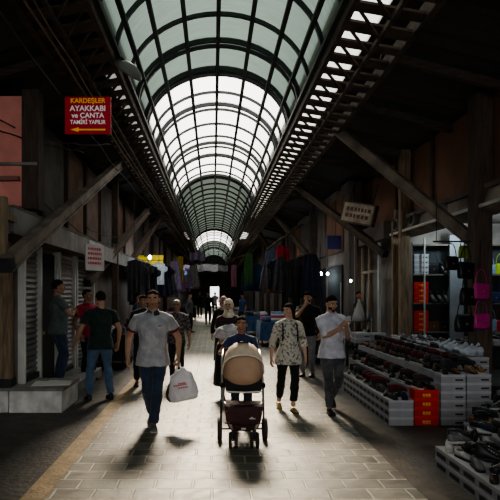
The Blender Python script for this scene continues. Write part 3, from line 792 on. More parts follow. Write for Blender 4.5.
# near pile: oblique back edge
rn = random.Random(11)
npl = empty('display_plinth', (2.6,4.6,0)); tag(npl, 'low wooden plinth under the near pile of shoes', 'plinth')
for ix in range(1,6):
    x = 2.34+.335*ix; ymax = 5.25+(x-2.34)*1.25; z = [.0,.105,.14,.18,.22,.26][ix]
    b = new_bm(); box2(b, (x-.16-2.6,3.9-4.6,0), (x+.16-2.6,ymax+.13-4.6,z)); obj('board', b, PLY, npl)
for ix in range(0,6):
    x = 2.34+.335*ix; z0 = [0,.105,.14,.18,.22,.26][ix]; iy = 0
    ys = []
    y = 5.355+(ix*.335*1.25 if ix else 0)
    y = 5.355 + .29*round(ix*.335*1.25/.29)
    while y > 3.95: ys.append(y); y -= .29
    for iy, y in enumerate(ys):
        tiers = 2 if ix == 0 else 1
        for t in range(tiers):
            put_box((x,y,z0+t*.105), 'near', ('near-pile white shoe box, %s row from walkway, %s from far end%s' % (ROWW[ix].replace('front','first'), ROWW[iy].replace('front','first'), ', '+('lower' if t == 0 else 'upper') if tiers > 1 else '')))
        zt = z0+tiers*.105
        for s in (0,1,2,3):
            if s == 2 and rn.random() < .25: continue
            if s == 3 and rn.random() < .5: continue
            kd = rn.choice(['trainer','loafer','loafer','trainer','boot']); mi = rn.choice([0,0,0,0,2,3,3,1,4,7,5 if ix > 1 else 0]); so = rn.choice([0,0,0,1,0])
            put_shoe((x+(-.075,.075,0,.05)[s]+rn.uniform(-.015,.015), y+rn.uniform(-.02,.02)+(.10 if s == 3 else 0), zt+(0,0,.07,.085)[s]), R(rn.uniform(-35,35))+(PI if rn.random() < .15 else 0)+(PI/2 if s == 2 else 1.1 if s == 3 else 0), kd, mi, so,
                     'in near pile, %s row from walkway, %s from end, %s' % (ROWW[ix].replace('front','first'), ROWW[iy].replace('front','first'), ('street side','wall side','on top','topmost')[s]), 'shoes piled on the near boxes', True, sc=.88, tilt=(0 if s < 2 else rn.uniform(-12,12)))
# middle stepped display
mp_ = empty('display_plinth', (2.9,9.0,0)); tag(mp_, 'stepped wooden plinth carrying the shoe boxes behind the red stack', 'plinth')
cols = [  # x centre, y front, y back, top z, colour of front stack, tiers at front
 (2.42, 7.30, 9.70, .33, 'street', 3), (2.755, 7.32, 10.6, .46, 'red', 4), (3.09, 7.30, 11.2, .66, 'front', 6), (3.43, 7.32, 11.6, .66, 'front', 6), (3.86, 8.25, 11.6, .77, 'front', 7), (4.2,8.25+.75,11.6,.77,'front',0)]
for ci, (x, y0, y1, zt, kd, n) in enumerate(cols):
    h = zt/ max(n,1)
    if ci: 
        b = new_bm(); box2(b, (x-.16-2.9,y0+(.105 if n else -.1)-9.0,0), (x+.16-2.9,y1+.1-9.0,zt-.002)); obj('board', b, BOXW if ci > 0 else PLY, mp_)
    if ci == 0:
        k = 0; y = y0
        while y <= y1:
            for t in range(3): put_box((x,y,t*.11), 'street', 'white shoe box on the walkway edge of stepped display, %s from red end, %s tier' % (ROWW[k].replace('front','first'), TIER[t]))
            y += .208; k += 1
    else:
        for t in range(n):
            put_box((x,y0,t*h), kd, ('red shoe box with yellow print, %s of its stack' % TIER[t]) if kd == 'red' else 'white shoe box, %s tier of the stack %s' % (TIER[t], {2:'next to the red boxes',3:'second after the red boxes',4:'under the plastic-wrapped goods'}[ci]))
    k = 0; y = y0
    while y <= y1:
        for s in (0,1):
            kd2 = rn.choice(['trainer','loafer','loafer','trainer']); 
            mi = rn.choice({0:[0,0,2,3,0,1,7],1:[0,0,6,0,3,7,1],2:[1,0,5,1,5,3],3:[5,1,0,5,3,7],4:[4,7,4,0],5:[0,3,4,0]}[ci])
            if ci == 4 and y < 9.4: continue
            put_shoe((x+(-.075,.075)[s]+rn.uniform(-.012,.012), y+rn.uniform(-.015,.015), zt+.001), R(rn.uniform(-25,25)), kd2, mi, rn.choice([0,0,1,0]),
                     'on stepped display, %s column from walkway, %s from red-box end, %s' % (ROWW[ci].replace('front','first'), ROWW[k].replace('front','first'), ('outer','inner')[s]), 'shoes set out on the stepped display', parts=(y < 8.2), sc=.92)
        if ci in (0,1,2,3) and rn.random() < .6:
            put_shoe((x, y+.04, zt+.085), R(rn.uniform(60,120)), 'trainer', rn.choice([0,6,1,3]), 0, 'lying across a pair, %s column of stepped display, %s from red-box end' % (ROWW[ci], ROWW[k].replace('front','first')), 'shoes set out on the stepped display', parts=False)
        y += .255; k += 1
WRAP = mat('wrap_plastic', (.50,.54,.62), rough=.25, var=.2, vscale=10, bump=.9, bscale=18)
for i, (x,y) in enumerate(((3.80,8.3),(3.84,8.6),(3.80,8.9),(3.95,8.42),(4.0,8.75),(3.84,9.2))):
    b = new_bm(); vs = ball(b, (0,0,.06), (.13,.11,.075), 20, 12)
    for v in vs:
        v.co += v.co.normalized()*noise.noise(v.co*14+Vector((i*3,0,0)))*.05; v.co.z = max(0,v.co.z)
    o = empty('plastic_wrapped_parcel', (x,y,.772)); tag(o, 'pale plastic-wrapped parcel of shoes, %s on the tall white boxes' % ROWW[i].replace('front','first'), 'parcel', 'plastic-wrapped parcels')
    o['label'] = 'pale crumpled plastic-wrapped parcel lying on the tall white box stack'
    obj('wrapping', b, WRAP, o, smooth=True)
    b = new_bm(); tube(b, [(0,0,.12),(.02,0,.15),(.05,.01,.165)], [.02,.012,.025], n=8); obj('knot', b, WRAP, o)

# display benches behind
def bench(x0, x1, y0, y1, z, label, m=PLY):
    o = empty('display_bench', ((x0+x1)/2,(y0+y1)/2,0)); tag(o, label, 'bench'); X = (x1-x0)/2; Y = (y1-y0)/2
    b = new_bm(); box2(b, (-X,-Y,z-.03), (X,Y,z), bev=.004); obj('top', b, m, o)
    for sx in (-1,1):
        for sy in (-1,1):
            b = new_bm(); box2(b, (sx*(X-.03)-.025,sy*(Y-.03)-.025,0), (sx*(X-.03)+.025,sy*(Y-.03)+.025,z-.03)); obj('leg', b, m, o)
    return o
bench(4.45,6.6,9.6,10.6,.80,'wooden bench of shoes below the lit shelves')
for i in range(6):
    put_box((4.65+.335*i,9.72,.80), 'front', 'white shoe box on the bench below the shelves, %s from walkway' % ROWW[i].replace('front','first'))
for i in range(13):
    for j in range(3):
        put_shoe((4.55+.155*i, 9.72+.28*j, .912 if j == 0 else .802), R(rn.uniform(-15,15)+(25)), 'loafer' if (i+j)%3 else 'trainer', rn.choice([0,4,7,3,4,0,2]), rn.choice([0,1]), 'on the bench below the shelves, %s across, %s row' % (ROWW[i].replace('front','first'), ROWW[j]), 'shoes on the bench below the shelves', parts=False)
bench(3.1,3.75,11.95,13.1,.62,'low table of shoe boxes in front of the toy rack')
for i in range(3):
    for j in range(2):
        put_box((3.22+.22*i*0+.33*min(i,1)*1.0 if i < 2 else 3.22, 12.1+(.0 if i < 2 else .25), .62+.11*j), 'front', 'white shoe box on the low table by the toy rack, %s spot, %s tier' % (ROWW[i].replace('front','first'), TIER[j]))

# lit shelves at the back of the shoe shop
SHELFM = mat('shelf_wood', (.14,.12,.105), rough=.7, var=.2)
sh_ = empty('shelf_unit', (5.75,12.45,0)); tag(sh_, 'shelves of shoes and bags at the back of the open shoe shop', 'shelves')
for z in (.85,1.48,2.11,2.76):
    b = new_bm(); box2(b, (-1.42,-.25,z-.03), (1.5,.25,z)); obj('shelf', b, SHELFM, sh_)
for x in (-1.42,1.47):
    b = new_bm(); box2(b, (x-.02,-.25,0), (x+.02,.25,2.8)); obj('side_panel', b, SHELFM, sh_)
for x in (-1.15,-.45):
    b = new_bm(); tube(b, [(x,-.27,0),(x,-.27,2.9)], .018, n=10); obj('upright_pole', b, WHITEF, sh_)
b = new_bm(); box2(b, (-.62,-.32,0), (-.32,-.27,2.95)); obj('white_panel', b, mat('panel_pale',(.20,.21,.225),rough=.6,var=.15), sh_)
b = new_bm(); box2(b, (-1.42,.24,0), (1.5,.26,2.8)); obj('back_panel', b, mat('shelf_back',(.06,.07,.075),rough=.8), sh_)
# handbags
def bag_proto(m, w=.26, h=.22, d=.10, strap=.22):
    r = empty('handbag')
    b = new_bm(); rings = []
    for z, kx, ky in ((0,.86,.85),(.02,.98,1.0),(h*.5,1.0,1.0),(h*.9,.90,.55),(h,.84,.30)):
        rings.append([Vector((math.copysign(abs(math.cos(a))**.6, math.cos(a))*w/2*kx, math.copysign(abs(math.sin(a))**.7, math.sin(a))*d/2*ky, z)) for a in [2*PI*j/20 for j in range(20)]])
    loft(b, rings); obj('body', b, m, r, smooth=True)
    b = new_bm(); box2(b, (-w*.38,-d/2-.004,h*.42), (w*.38,-d/2*.75,h*.93), bev=.006); obj('flap', b, m, r)
    b = new_bm(); box2(b, (-.015,-d/2-.010,h*.40), (.015,-d/2-.002,h*.52)); obj('clasp', b, mat('clasp_metal',(.5,.42,.25),rough=.3,metal=.9), r)
    b = new_bm(); tube(b, [(math.cos(t)*w*.36,0,h*.92+math.sin(t)*strap) for t in [PI*j/12 for j in range(13)]], .007, n=6); obj('handle', b, m, r)
    return r
BAGC = [('black',(.012,.012,.014)),('magenta pink',(.50,.03,.22)),('lime green',(.36,.50,.03)),('white',(.5,.5,.52)),('red',(.42,.02,.03)),('navy',(.02,.03,.09)),('brown',(.12,.06,.035)),('pale blue',(.22,.32,.45))]
BAGM = [mat('bag_'+n.replace(' ','_'), c, rough=.4, var=.15) for n, c in BAGC]
bagp = {}
def put_bag(p, ci, label, rz=0, sc=1.0, group=None):
    if ci not in bagp: o = bagp[ci] = bag_proto(BAGM[ci])
    else: o = copy_tree(bagp[ci])
    o.location = p; o.rotation_euler = (0,0,rz); o.scale = (sc,)*3; tag(o, label, 'handbag', group); return o
sw = {.85:'lowest shelf',1.48:'middle shelf',2.11:'top shelf'}
for z in (.85,1.48,2.11):
    k = 0; x = 4.46
    while x < 7.1:
        if z == 2.11 and x < 4.7:
            for t in range(4): put_box((x+.10,12.35,z+t*.11), 'front', 'white shoe box at the end of the top shelf, %s of its stack' % TIER[t])
            x += .33; continue
        if z < 2 and x < 4.6:
            for t in range(4): put_box((x+.10,12.36,z+t*.115), 'red', 'red box at the end of the %s, %s of its stack' % (sw[z], TIER[t]))
            x += .33; continue
        if rn.random() < .62:
            ci = rn.choice([0,5,3,5,7,4,6,0] if z < 2 else [0,2,2,5,7,0,2]); s = rn.uniform(.95,1.25)
            put_bag((x+.08,12.4,z), ci, '%s handbag on the %s, %s item along' % (BAGC[ci][0], sw[z], ROWW[k].replace('front','first')), sc=s); x += .24
        else:
            mi = rn.choice([0,3,4,7,1])
            put_shoe((x+.04,12.36,z), 0, 'boot', mi, 0, 'on the %s, %s item along' % (sw[z], ROWW[k].replace('front','first')), None, parts=False, sc=1.5); x += .15
        k += 1
# bags hanging by the thick post
rl = empty('hanging_rail', (3.95,8.55,2.5)); tag(rl, 'thin metal rail fixed to the thick post carrying hanging bags', 'rail')
b = new_bm(); tube(b, [(-.55,.1,.0),(.35,.1,.0)], .012, n=8); obj('bar', b, STEEL, rl)
b = new_bm(); tube(b, [(-.5,.1,.0),(-.5,.1,.72)], .006, n=6); obj('wire', b, STEEL, rl)
for (x,z,ci,s) in ((3.58,2.05,0,.95),(3.80,1.92,0,1.15),(3.84,1.52,0,1.2),(3.78,1.12,0,1.2),(4.03,1.62,1,1.05),(4.03,1.17,1,1.05)):
    o = put_bag((x,8.42,z), ci, '%s handbag hanging beside the thick post, %s' % (BAGC[ci][0], {2.05:'topmost, nearer the walkway',1.92:'under the rail',1.52:'third from the top',1.12:'lowest black one',1.62:'upper pink one',1.17:'lower pink one'}[z]), rz=R(rn.uniform(-25,25)), sc=s)
    b = new_bm(); tube(b, [(0,0,.40),(0,0,(2.5-z)/s)], .004, n=6); obj('hanging_cord', b, STEEL, o)
for i,(x,z) in enumerate(((3.72,2.16),(3.96,2.12))):
    put_bag((x+.75,9.9,z+.16), 2, 'lime green handbag hanging behind the black ones, %s' % ('nearer the walkway','nearer the post')[i], sc=1.0)
# ================================================================ stroller
TAN = mat('hood_tan', (.46,.30,.20), rough=.8, var=.1, vscale=6, bump=.15, bscale=30); CRM = mat('hood_cream', (.68,.54,.42), rough=.8, var=.15, vscale=8, bump=.7, bscale=12)
ALU = mat('frame_silver', (.55,.54,.52), rough=.3, metal=.7); MAR = mat('basket_maroon', (.055,.020,.022), rough=.8, var=.2, vscale=8, bump=.3, bscale=30)
TYRE = mat('tyre_dark', (.035,.028,.026), rough=.8); BFAB = mat('seat_black', (.014,.013,.014), rough=.85)
st = empty('stroller', (.34,6.36,0)); tag(st, 'pushchair with a tan hood and maroon basket in the walkway', 'stroller')
def hood(v0, v1, m, name, k=1.0, wob=0.0):
    b = new_bm(); c = Vector((0,.02,.81)); U, V = 28, 14; g = []
    for j in range(V+1):
        v = R(v0+(v1-v0)*j/V); row = []
        for i in range(U+1):
            u = PI*i/U; s = math.sin(u)**.7; w = 1+wob*math.sin(i*2.1+j*.8)
            row.append(b.verts.new(c + Vector((math.cos(u)*.225, -.26*s*math.cos(v)*k*w, .34*s*math.sin(v)*k*w if v > 0 else .17*s*math.sin(v)*k))))
        g.append(row)
    for j in range(V):
        for i in range(U): b.faces.new((g[j][i],g[j][i+1],g[j+1][i+1],g[j+1][i]))
    bmesh.ops.remove_doubles(b, verts=b.verts, dist=.0005)
    o = obj(name, b, m, st, smooth=True); q = o.modifiers.new('t','SOLIDIFY'); q.thickness = .008; return o
hd = hood(-48, 38, TAN, 'hood_panel'); hood(38, 112, CRM, 'hood_top', 1.01, .018)
b = new_bm(); c0 = Vector((0,.02,.81)); tube(b, [c0+Vector((math.cos(PI*i/24)*.235, -.27*math.sin(PI*i/24)**.7*math.cos(R(38)), .35*math.sin(PI*i/24)**.7*math.sin(R(38)))) for i in range(25)], .008, n=8); obj('hood_piping', b, mat('piping_white',(.7,.66,.6),rough=.6), st, smooth=True)
b = new_bm(); box(b, (0,-.03,1.152), (.13,.09,.012), Matrix.Rotation(R(-8),3,'X'), .005); obj('hood_window_flap', b, BFAB, st)
for s in (-1,1):
    b = new_bm(); tube(b, [(s*.215,.42,1.02),(s*.235,.30,.92),(s*.235,.08,.66),(s*.225,-.06,.48),(s*.18,-.14,.34),(s*.115,-.18,.17)], .013, n=10); obj('frame_tube', b, ALU, st, smooth=True)
    b = new_bm(); tube(b, [(s*.235,.06,.66),(s*.245,.12,.40),(s*.25,.15,.14)], .012, n=10); obj('rear_leg', b, TYRE, st, smooth=True)
    b = new_bm(); ball(b, (s*.238,.06,.65), (.024,.035,.035)); obj('hinge', b, BFAB, st, smooth=True)
    b = new_bm(); ball(b, (s*.232,.02,.81), (.018,.03,.03)); obj('hood_hinge', b, mat('hinge_white',(.6,.58,.55),rough=.4), st, smooth=True)
    b = new_bm(); tube(b, [(s*.235,.03,.50),(s*.20,-.10,.46),(s*.08,-.17,.44)], (.012), n=8); obj('bumper_tube', b, ALU, st, smooth=True)
def wheel(x, y, r, w, nm):
    h = empty(nm, (x,y,r)); h.parent = st
    b = new_bm(); n = 28; rings = []
    for k in range(n+1):
        t = 2*PI*k/n; c_ = Vector((0,math.cos(t),math.sin(t)))
        rings.append([c_*(r-.012)+Vector((w/2,0,0)), c_*r+Vector((w/3,0,0)), c_*r-Vector((w/3,0,0)), c_*(r-.012)-Vector((w/2,0,0)), c_*(r-.03)-Vector((w/2*.8,0,0)), c_*(r-.03)+Vector((w/2*.8,0,0))])
    loft(b, rings, caps=False); obj('tyre', b, TYRE, h, smooth=True)
    b = new_bm(); tube(b, [(-w*.4,0,0),(w*.4,0,0)], .02, n=14)
    for k in range(6):
        t = PI*k/3; beam(b, (0,0,0), (0,math.cos(t)*(r-.03),math.sin(t)*(r-.03)), w*.4, .014, up=(1,0,0))
    obj('hub', b, mat('hub_grey',(.12,.11,.105),rough=.5), h)
for s in (-1,1):
    wheel(s*.262,.16,.128,.055,'rear_wheel')
    for q in (-1,1): wheel(s*.118+q*.032,-.19,.088,.034,'front_wheel')
    b = new_bm(); tube(b, [(s*.118,-.18,.20),(s*.118,-.19,.10)], [.022,.014], n=10); tube(b, [(s*.118-.05,-.19,.088),(s*.118+.05,-.19,.088)], .008, n=8); obj('fork', b, TYRE, st, smooth=True)
b = new_bm(); tube(b, [(-.262,.16,.128),(.262,.16,.128)], .010, n=8); obj('axle', b, TYRE, st)
b = new_bm(); tube(b, [(-.215,.42,1.02),(-.14,.45,1.03),(0,.46,1.035),(.14,.45,1.03),(.215,.42,1.02)], .016, n=10); obj('handlebar', b, BFAB, st, smooth=True)
b = new_bm(); rings = []
for z, w, y0, y1 in ((.17,.13,-.10,.10),(.20,.165,-.145,.14),(.30,.195,-.185,.16),(.40,.205,-.205,.16),(.455,.215,-.20,.16)):
    rings.append([(-w,y1,z),(-w,y0+.03,z),(-w+.04,y0,z),(0,y0-.02,z),(w-.04,y0,z),(w,y0+.03,z),(w,y1,z)])
loft(b, rings); bk = obj('basket', b, MAR, st, smooth=False)
b = new_bm(); box2(b, (.06,-.222,.325), (.125,-.212,.335)); box2(b, (.075,-.222,.34), (.10,-.212,.347)); obj('logo', b, mat('logo_white',(.6,.6,.58)), bk)
b = new_bm(); box2(b, (-.03,-.196,.205), (.02,-.182,.222)); obj('tag', b, mat('logo_white',(.6,.6,.58)), bk)
b = new_bm(); tube(b, [(-.21,-.16,.27),(0,-.215,.255),(.21,-.16,.27)], .007, n=8); obj('basket_seam', b, BFAB, bk)
for s in (-1,1):
    b = new_bm(); vs = [b.verts.new(p) for p in ((s*.205,-.14,.475),(s*.19,-.19,.40),(s*.09,-.214,.40),(s*.12,-.205,.44),(s*.17,-.18,.47))]; b.faces.new(vs)
    o = obj('side_cutout', b, mat('cutout_pale',(.5,.46,.4),rough=.7), bk); q = o.modifiers.new('t','SOLIDIFY'); q.thickness = .006
b = new_bm(); rings = []
for z, w, y0, y1 in ((.60,.17,-.16,.10),(.64,.20,-.17,.13),(.72,.205,-.15,.16),(.86,.20,.02,.20)):
    rings.append([(-w,y1,z),(-w,y0,z),(w,y0,z),(w,y1,z)])
loft(b, rings); obj('seat', b, BFAB, st)
b = new_bm(); tube(b, [(-.20,-.17,.62),(0,-.20,.615),(.20,-.17,.62)], .008, n=8); obj('seat_trim', b, mat('piping_white',(.7,.66,.6)), st)

# ================================================================ people
JEAN = cloth('jeans_dark_blue', (.028,.042,.075)); JEAN2 = cloth('jeans_mid_blue', (.075,.13,.22)); JEANG = cloth('jeans_grey', (.085,.088,.095), var=.5)
def walk(f, b_, z=.085, lift=.14): return None
def patterned(name, base, cols, scale, thr):
    m = bpy.data.materials.new(name); m.use_nodes = True; nt = m.node_tree; b = nt.nodes['Principled BSDF']; b.inputs['Roughness'].default_value = .8
    tc = nt.nodes.new('ShaderNodeTexCoord'); v = nt.nodes.new('ShaderNodeTexVoronoi'); v.inputs['Scale'].default_value = scale; n = nt.nodes.new('ShaderNodeTexNoise'); n.inputs['Scale'].default_value = scale*.9; n.inputs['Detail'].default_value = 3
    nt.links.new(tc.outputs['Object'], v.inputs['Vector']); nt.links.new(tc.outputs['Object'], n.inputs['Vector'])
    cr = nt.nodes.new('ShaderNodeValToRGB'); cr.color_ramp.interpolation = 'CONSTANT'; sp = nt.nodes.new('ShaderNodeSeparateColor'); nt.links.new(v.outputs['Color'], sp.inputs[0]); nt.links.new(sp.outputs[0], cr.inputs[0])
    cr.color_ramp.elements[0].color = (*cols[0],1); cr.color_ramp.elements[1].color = (*cols[1],1); cr.color_ramp.elements[1].position = .4
    e = cr.color_ramp.elements.new(.7); e.color = (*cols[2],1)
    gt = nt.nodes.new('ShaderNodeMath'); gt.operation = 'GREATER_THAN'; gt.inputs[1].default_value = thr; nt.links.new(n.outputs['Fac'], gt.inputs[0])
    mx = nt.nodes.new('ShaderNodeMix'); mx.data_type = 'RGBA'; nt.links.new(gt.outputs[0], mx.inputs[0]); mx.inputs[6].default_value = (*base,1); nt.links.new(cr.outputs[0], mx.inputs[7]); nt.links.new(mx.outputs[2], b.inputs['Base Color'])
    return m
def plaid(name):
    m = bpy.data.materials.new(name); m.use_nodes = True; nt = m.node_tree; b = nt.nodes['Principled BSDF']; b.inputs['Roughness'].default_value = .85
    tc = nt.nodes.new('ShaderNodeTexCoord'); k = nt.nodes.new('ShaderNodeTexChecker'); k.inputs['Scale'].default_value = 26; k.inputs[1].default_value = (.03,.025,.03,1); k.inputs[2].default_value = (.14,.12,.13,1)
    nt.links.new(tc.outputs['Object'], k.inputs[0]); nt.links.new(k.outputs[0], b.inputs['Base Color']); return m
FLORAL = patterned('floral_blouse', (.52,.50,.43), [(.13,.14,.15),(.22,.17,.15),(.16,.17,.14)], 27, .55)

man, I1 = person('man in a light grey polo shirt and dark jeans carrying a white plastic bag', (-.755,7.05,0), yaw=2, H=1.74, girth=1.10, sh=1.0, skin=SKIN,
    top=cloth('polo_grey', (.36,.36,.385)), bottom=JEAN, collar=cloth('collar_dark', (.04,.04,.045)), band=cloth('band_maroon', (.13,.02,.03)), top_name='polo_shirt', bottom_name='jeans',
    ankles=((-.035,.27,.15),(.015,-.10,.085)), foot_pitch=(28,-4), toes=(-6,6), wrists=((-.325,.02,.91),(.325,-.04,.91)), elbow_hint=((-.55,1,0),(.55,1,0)), hand=('relax','grip'), hair='crop', hair_m=HAIR_BR, beard=STUB,
    shoe=mat('trainer_grey',(.12,.12,.12),rough=.6), sole=SOLE_W, ankle_show=.03, hem=.80)
b = new_bm()  # chest logo
box(b, (.095,-.165,1.31), (.045,.004,.009)); I1['part']('chest_logo', b, PRN, smooth=False)
# plastic bag in his hand
PLAS = mat('bag_plastic', (.66,.64,.66), rough=.35, var=.08, vscale=8, bump=.8, bscale=16)
wl_ = I1['wr'][1] + Vector((.01,0,-.075))
bg_ = empty('plastic_bag', wl_); tag(bg_, 'white plastic carrier bag with red print held by the man in the grey polo', 'bag')
b = new_bm(); rings = []
for z, w, d, ox in ((-.08,.045,.02,.0),(-.14,.13,.05,.015),(-.26,.165,.07,.035),(-.38,.185,.075,.05),(-.455,.175,.06,.06),(-.47,.15,.04,.06)):
    rings.append([Vector((ox+math.cos(t)*w, math.sin(t)*d, z+.03*math.cos(t))) for t in [2*PI*j/28 for j in range(28)]])
loft(b, rings)
bmesh.ops.subdivide_edges(b, edges=[e for e in b.edges if abs(e.verts[0].co.z-e.verts[1].co.z) > .03], cuts=3)
for v in b.verts:
    n_ = noise.noise(v.co*16)*.016+noise.noise(v.co*38)*.006; v.co += Vector((n_, -n_*1.2, n_*.3))
obj('body', b, PLAS, bg_, smooth=True)
for s in (-1,1):
    b = new_bm(); tube(b, [(.0,s*.012,.01),(s*.02-.01,s*.015,-.05),(.05*s+.005,s*.02,-.125)], [(.008,.004),(.01,.004),(.022,.004)], n=8); obj('handle', b, PLAS, bg_)
RPR = mat('print_red', (.55,.05,.06), rough=.5)
b = new_bm()
for k,(x,z,w) in enumerate(((.02,-.245,.10),(-.01,-.275,.16),(.03,-.30,.11))):
    for q in range(int(w/.022)): box(b, (x-w/2+.03+q*.024,-.088,z+q*.004), (.015,.012,.016))
obj('print', b, RPR, bg_)
b2 = empty('small_dark_bag', wl_+Vector((-.05,.02,-.01))); tag(b2, 'small dark bag behind the white carrier bag', 'bag')
b = new_bm(); rings = []
for z, w, d in ((-.20,.03,.02),(-.28,.08,.04),(-.38,.11,.05),(-.46,.10,.04),(-.50,.06,.02)):
    rings.append([Vector((-.02+math.cos(t)*w, .07+math.sin(t)*d, z)) for t in [2*PI*j/20 for j in range(20)]])
loft(b, rings); obj('body', b, mat('bag_olive',(.05,.045,.03),rough=.5,bump=.6,bscale=20), b2, smooth=True)
b = new_bm(); tube(b, [(.03,.0,0),(.0,.05,-.10),(-.02,.07,-.22)], .006, n=6); obj('handle', b, mat('bag_olive',(.05,.045,.03)), b2)

boy, I2 = person('boy in a navy tee standing behind the pushchair handle', (.36,7.12,0), H=1.40, girth=.92, sh=.9, skin=SKIN_D, top=cloth('tee_navy',(.035,.05,.12)), bottom=JEAN, hair='crop', hair_m=HAIR_B,
    top_name='tee_shirt', bottom_name='jeans', wrists=((-.20,-.30,1.27),(.14,-.30,1.27)), hand=('grip','grip'), palm=((0,0,-1),(0,0,-1)), ankles=((-.09,0,.085),(.09,.04,.085)), shoe=SHOE_B)
mum, I3 = person('woman in a cream headscarf and dark maroon top behind the boy', (.25,9.0,0), H=1.60, female=True, girth=1.15, skin=SKIN, top=cloth('top_maroon',(.040,.018,.024)), skirt=cloth('skirt_black',(.012,.012,.013)), hair=None, scarf=cloth('scarf_cream',(.60,.54,.44)), head_yaw=-8,
    sleeve='elbow', wrists=((.04,-.27,1.14),(-.04,-.27,1.06)), elbow_hint=((-1,.2,-.4),(1,.2,-.4)), palm=((0,1,.2),(0,1,.2)))
bn = empty('blanket_bundle', (.22,8.70,1.10)); tag(bn, 'pale bundled blanket held in the arms of the woman in the cream headscarf', 'blanket')
b = new_bm(); vs = ball(b, (0,0,0), (.21,.095,.105), 32, 20, Matrix.Rotation(R(-14),3,'Y'))
for v in vs: v.co += v.co.normalized()*noise.noise(v.co*13)*.035
obj('blanket', b, cloth('blanket_pale',(.50,.50,.54),bump=1.0), bn, smooth=True)
b = new_bm(); tube(b, [(-.10,-.075,.05),(0,-.105,.0),(.12,-.08,-.03)], [.018,.024,.016], n=10); obj('blanket_fold', b, cloth('blanket_pale',(.5,.5,.54)), bn, smooth=True)

woman, I4 = person('woman in a pale floral blouse and black leggings looking aside', (1.10,8.15,0), yaw=4, H=1.55, female=True, girth=1.0, skin=SKIN_L, top=FLORAL, bottom=cloth('leggings_black',(.012,.012,.014)), top_name='blouse', bottom_name='leggings',
    hair='long', hair_m=HAIR_BR, head_yaw=-48, sleeve='half', hem=.76, loose=2.0, shoe_low=True, shoe=mat('flats_mustard',(.38,.27,.08),rough=.5), ankle_show=.22, ankles=((-.12,.22,.11),(.05,-.12,.085)), foot_pitch=(15,0), toes=(-5,8),
    wrists=((-.29,-.02,.86),(.30,.06,.87)), elbow_hint=((-.5,1,0),(.5,1,0)))
b = new_bm()
tube(b, [(-.125,-.13,1.15),(-.12,-.145,1.28),(-.115,-.10,1.41),(-.11,.02,1.462),(-.11,.12,1.36)], [(.012,.005)]*5, n=8); I4['part']('bag_strap', b, BFAB)
b = new_bm(); tube(b, [(.125,-.13,1.15),(.12,-.145,1.28),(.115,-.10,1.41),(.11,.02,1.462),(.11,.12,1.36)], [(.012,.005)]*5, n=8); I4['part']('bag_strap', b, BFAB)
rk = empty('rucksack', (1.10,8.34,1.10)); tag(rk, 'small black rucksack on the back of the woman in the floral blouse', 'bag')
b = new_bm(); box(b, (0,.08,0), (.24,.11,.30), bev=.03); obj('body', b, BFAB, rk, smooth=True)
b = new_bm(); box(b, (0,.15,-.05), (.18,.04,.14), bev=.015); obj('pocket', b, BFAB, rk, smooth=True)

wman, I5 = person('man in a white rolled-sleeve shirt and grey jeans looking at his hands', (1.70,8.02,0), yaw=6, H=1.665, girth=1.08, skin=SKIN, top=cloth('shirt_white',(.52,.52,.60)), bottom=JEANG, top_name='shirt', bottom_name='jeans',
    hair='short', beard=BEARD, sleeve='elbow', head_pitch=12, head_yaw=10, ankles=((-.07,-.12,.085),(.10,.30,.19)), foot_pitch=(0,38), wrists=((.03,-.28,1.27),(.13,-.28,1.28)), elbow_hint=((-.6,.3,-1),(.25,.2,-1)), palm=((.3,1,.3),(-.3,1,.3)), hand=('grip','grip'), ankle_show=.04, hem=.82, collar=cloth('shirt_white',(.52,.52,.60)))
ph = empty('paper_wrapper', I5['wr'][0]+Vector((.075,-.03,.035))); tag(ph, 'small pale wrapped snack held by the man in the white shirt', 'snack')
b = new_bm(); tube(b, [(-.04,0,-.02),(0,0,.01),(.05,0,.05)], [.014,.02,.016], n=10); obj('wrapper', b, mat('paper_pale',(.6,.58,.55),rough=.7), ph, smooth=True)
b = new_bm(); tube(b, [(.05,0,.05),(.07,0,.065)], [.016,.012], n=10); obj('filling', b, mat('bread_brown',(.35,.2,.09),rough=.8), ph, smooth=True)

bman, I6 = person('man in a black tee and pale grey trousers with a hand at his mouth', (1.93,11.4,0), yaw=-25, H=1.72, skin=SKIN, top=cloth('tee_black',(.012,.012,.013)), bottom=cloth('trousers_pale_grey',(.22,.23,.25)), top_name='tee_shirt', hair='short', beard=BEARD,
    wrists=((.0,-.24,1.47),(.27,-.04,.90)), elbow_hint=((-.6,-.3,-1),(.3,1,0)), hand=('grip','relax'), palm=((0,1,0),None), vox=.016, head_pitch=8)
pl, _ = person('grey-haired man in a plaid shirt walking behind the grey polo man', (-.69,10.6,0), H=1.57, skin=SKIN_D, top=plaid('plaid_dark'), bottom=cloth('trousers_dark',(.02,.02,.022)), hair='crop', hair_m=HAIR_G, sleeve='elbow', vox=.016, ankles=((-.09,.1,.085),(.09,-.1,.085)))
nv, _ = person('person in a dark navy jacket half hidden behind the grey polo man', (-1.28,10.3,0), H=1.66, skin=SKIN_D, top=cloth('jacket_navy',(.018,.024,.05)), bottom=cloth('trousers_dark',(.02,.02,.022)), hair='short', sleeve='long', vox=.016, top_name='jacket', ankles=((-.12,-.05,.085),(.09,.1,.085)))
g1, _ = person('man in a faded grey-green tee and jeans standing on the step by the shutters', (-2.60,9.42,.18), yaw=118, H=1.74, girth=1.12, skin=SKIN_D, top=cloth('tee_grey_green',(.085,.11,.11)), bottom=JEAN, hair='short', hair_m=HAIR_B, top_name='tee_shirt', bottom_name='jeans',
    wrists=((-.03,-.27,1.22),(.05,-.27,1.20)), elbow_hint=((-1,.2,-.6),(1,.2,-.6)), palm=((0,1,0),(0,1,0)), ankle_show=.02, head_yaw=-10)
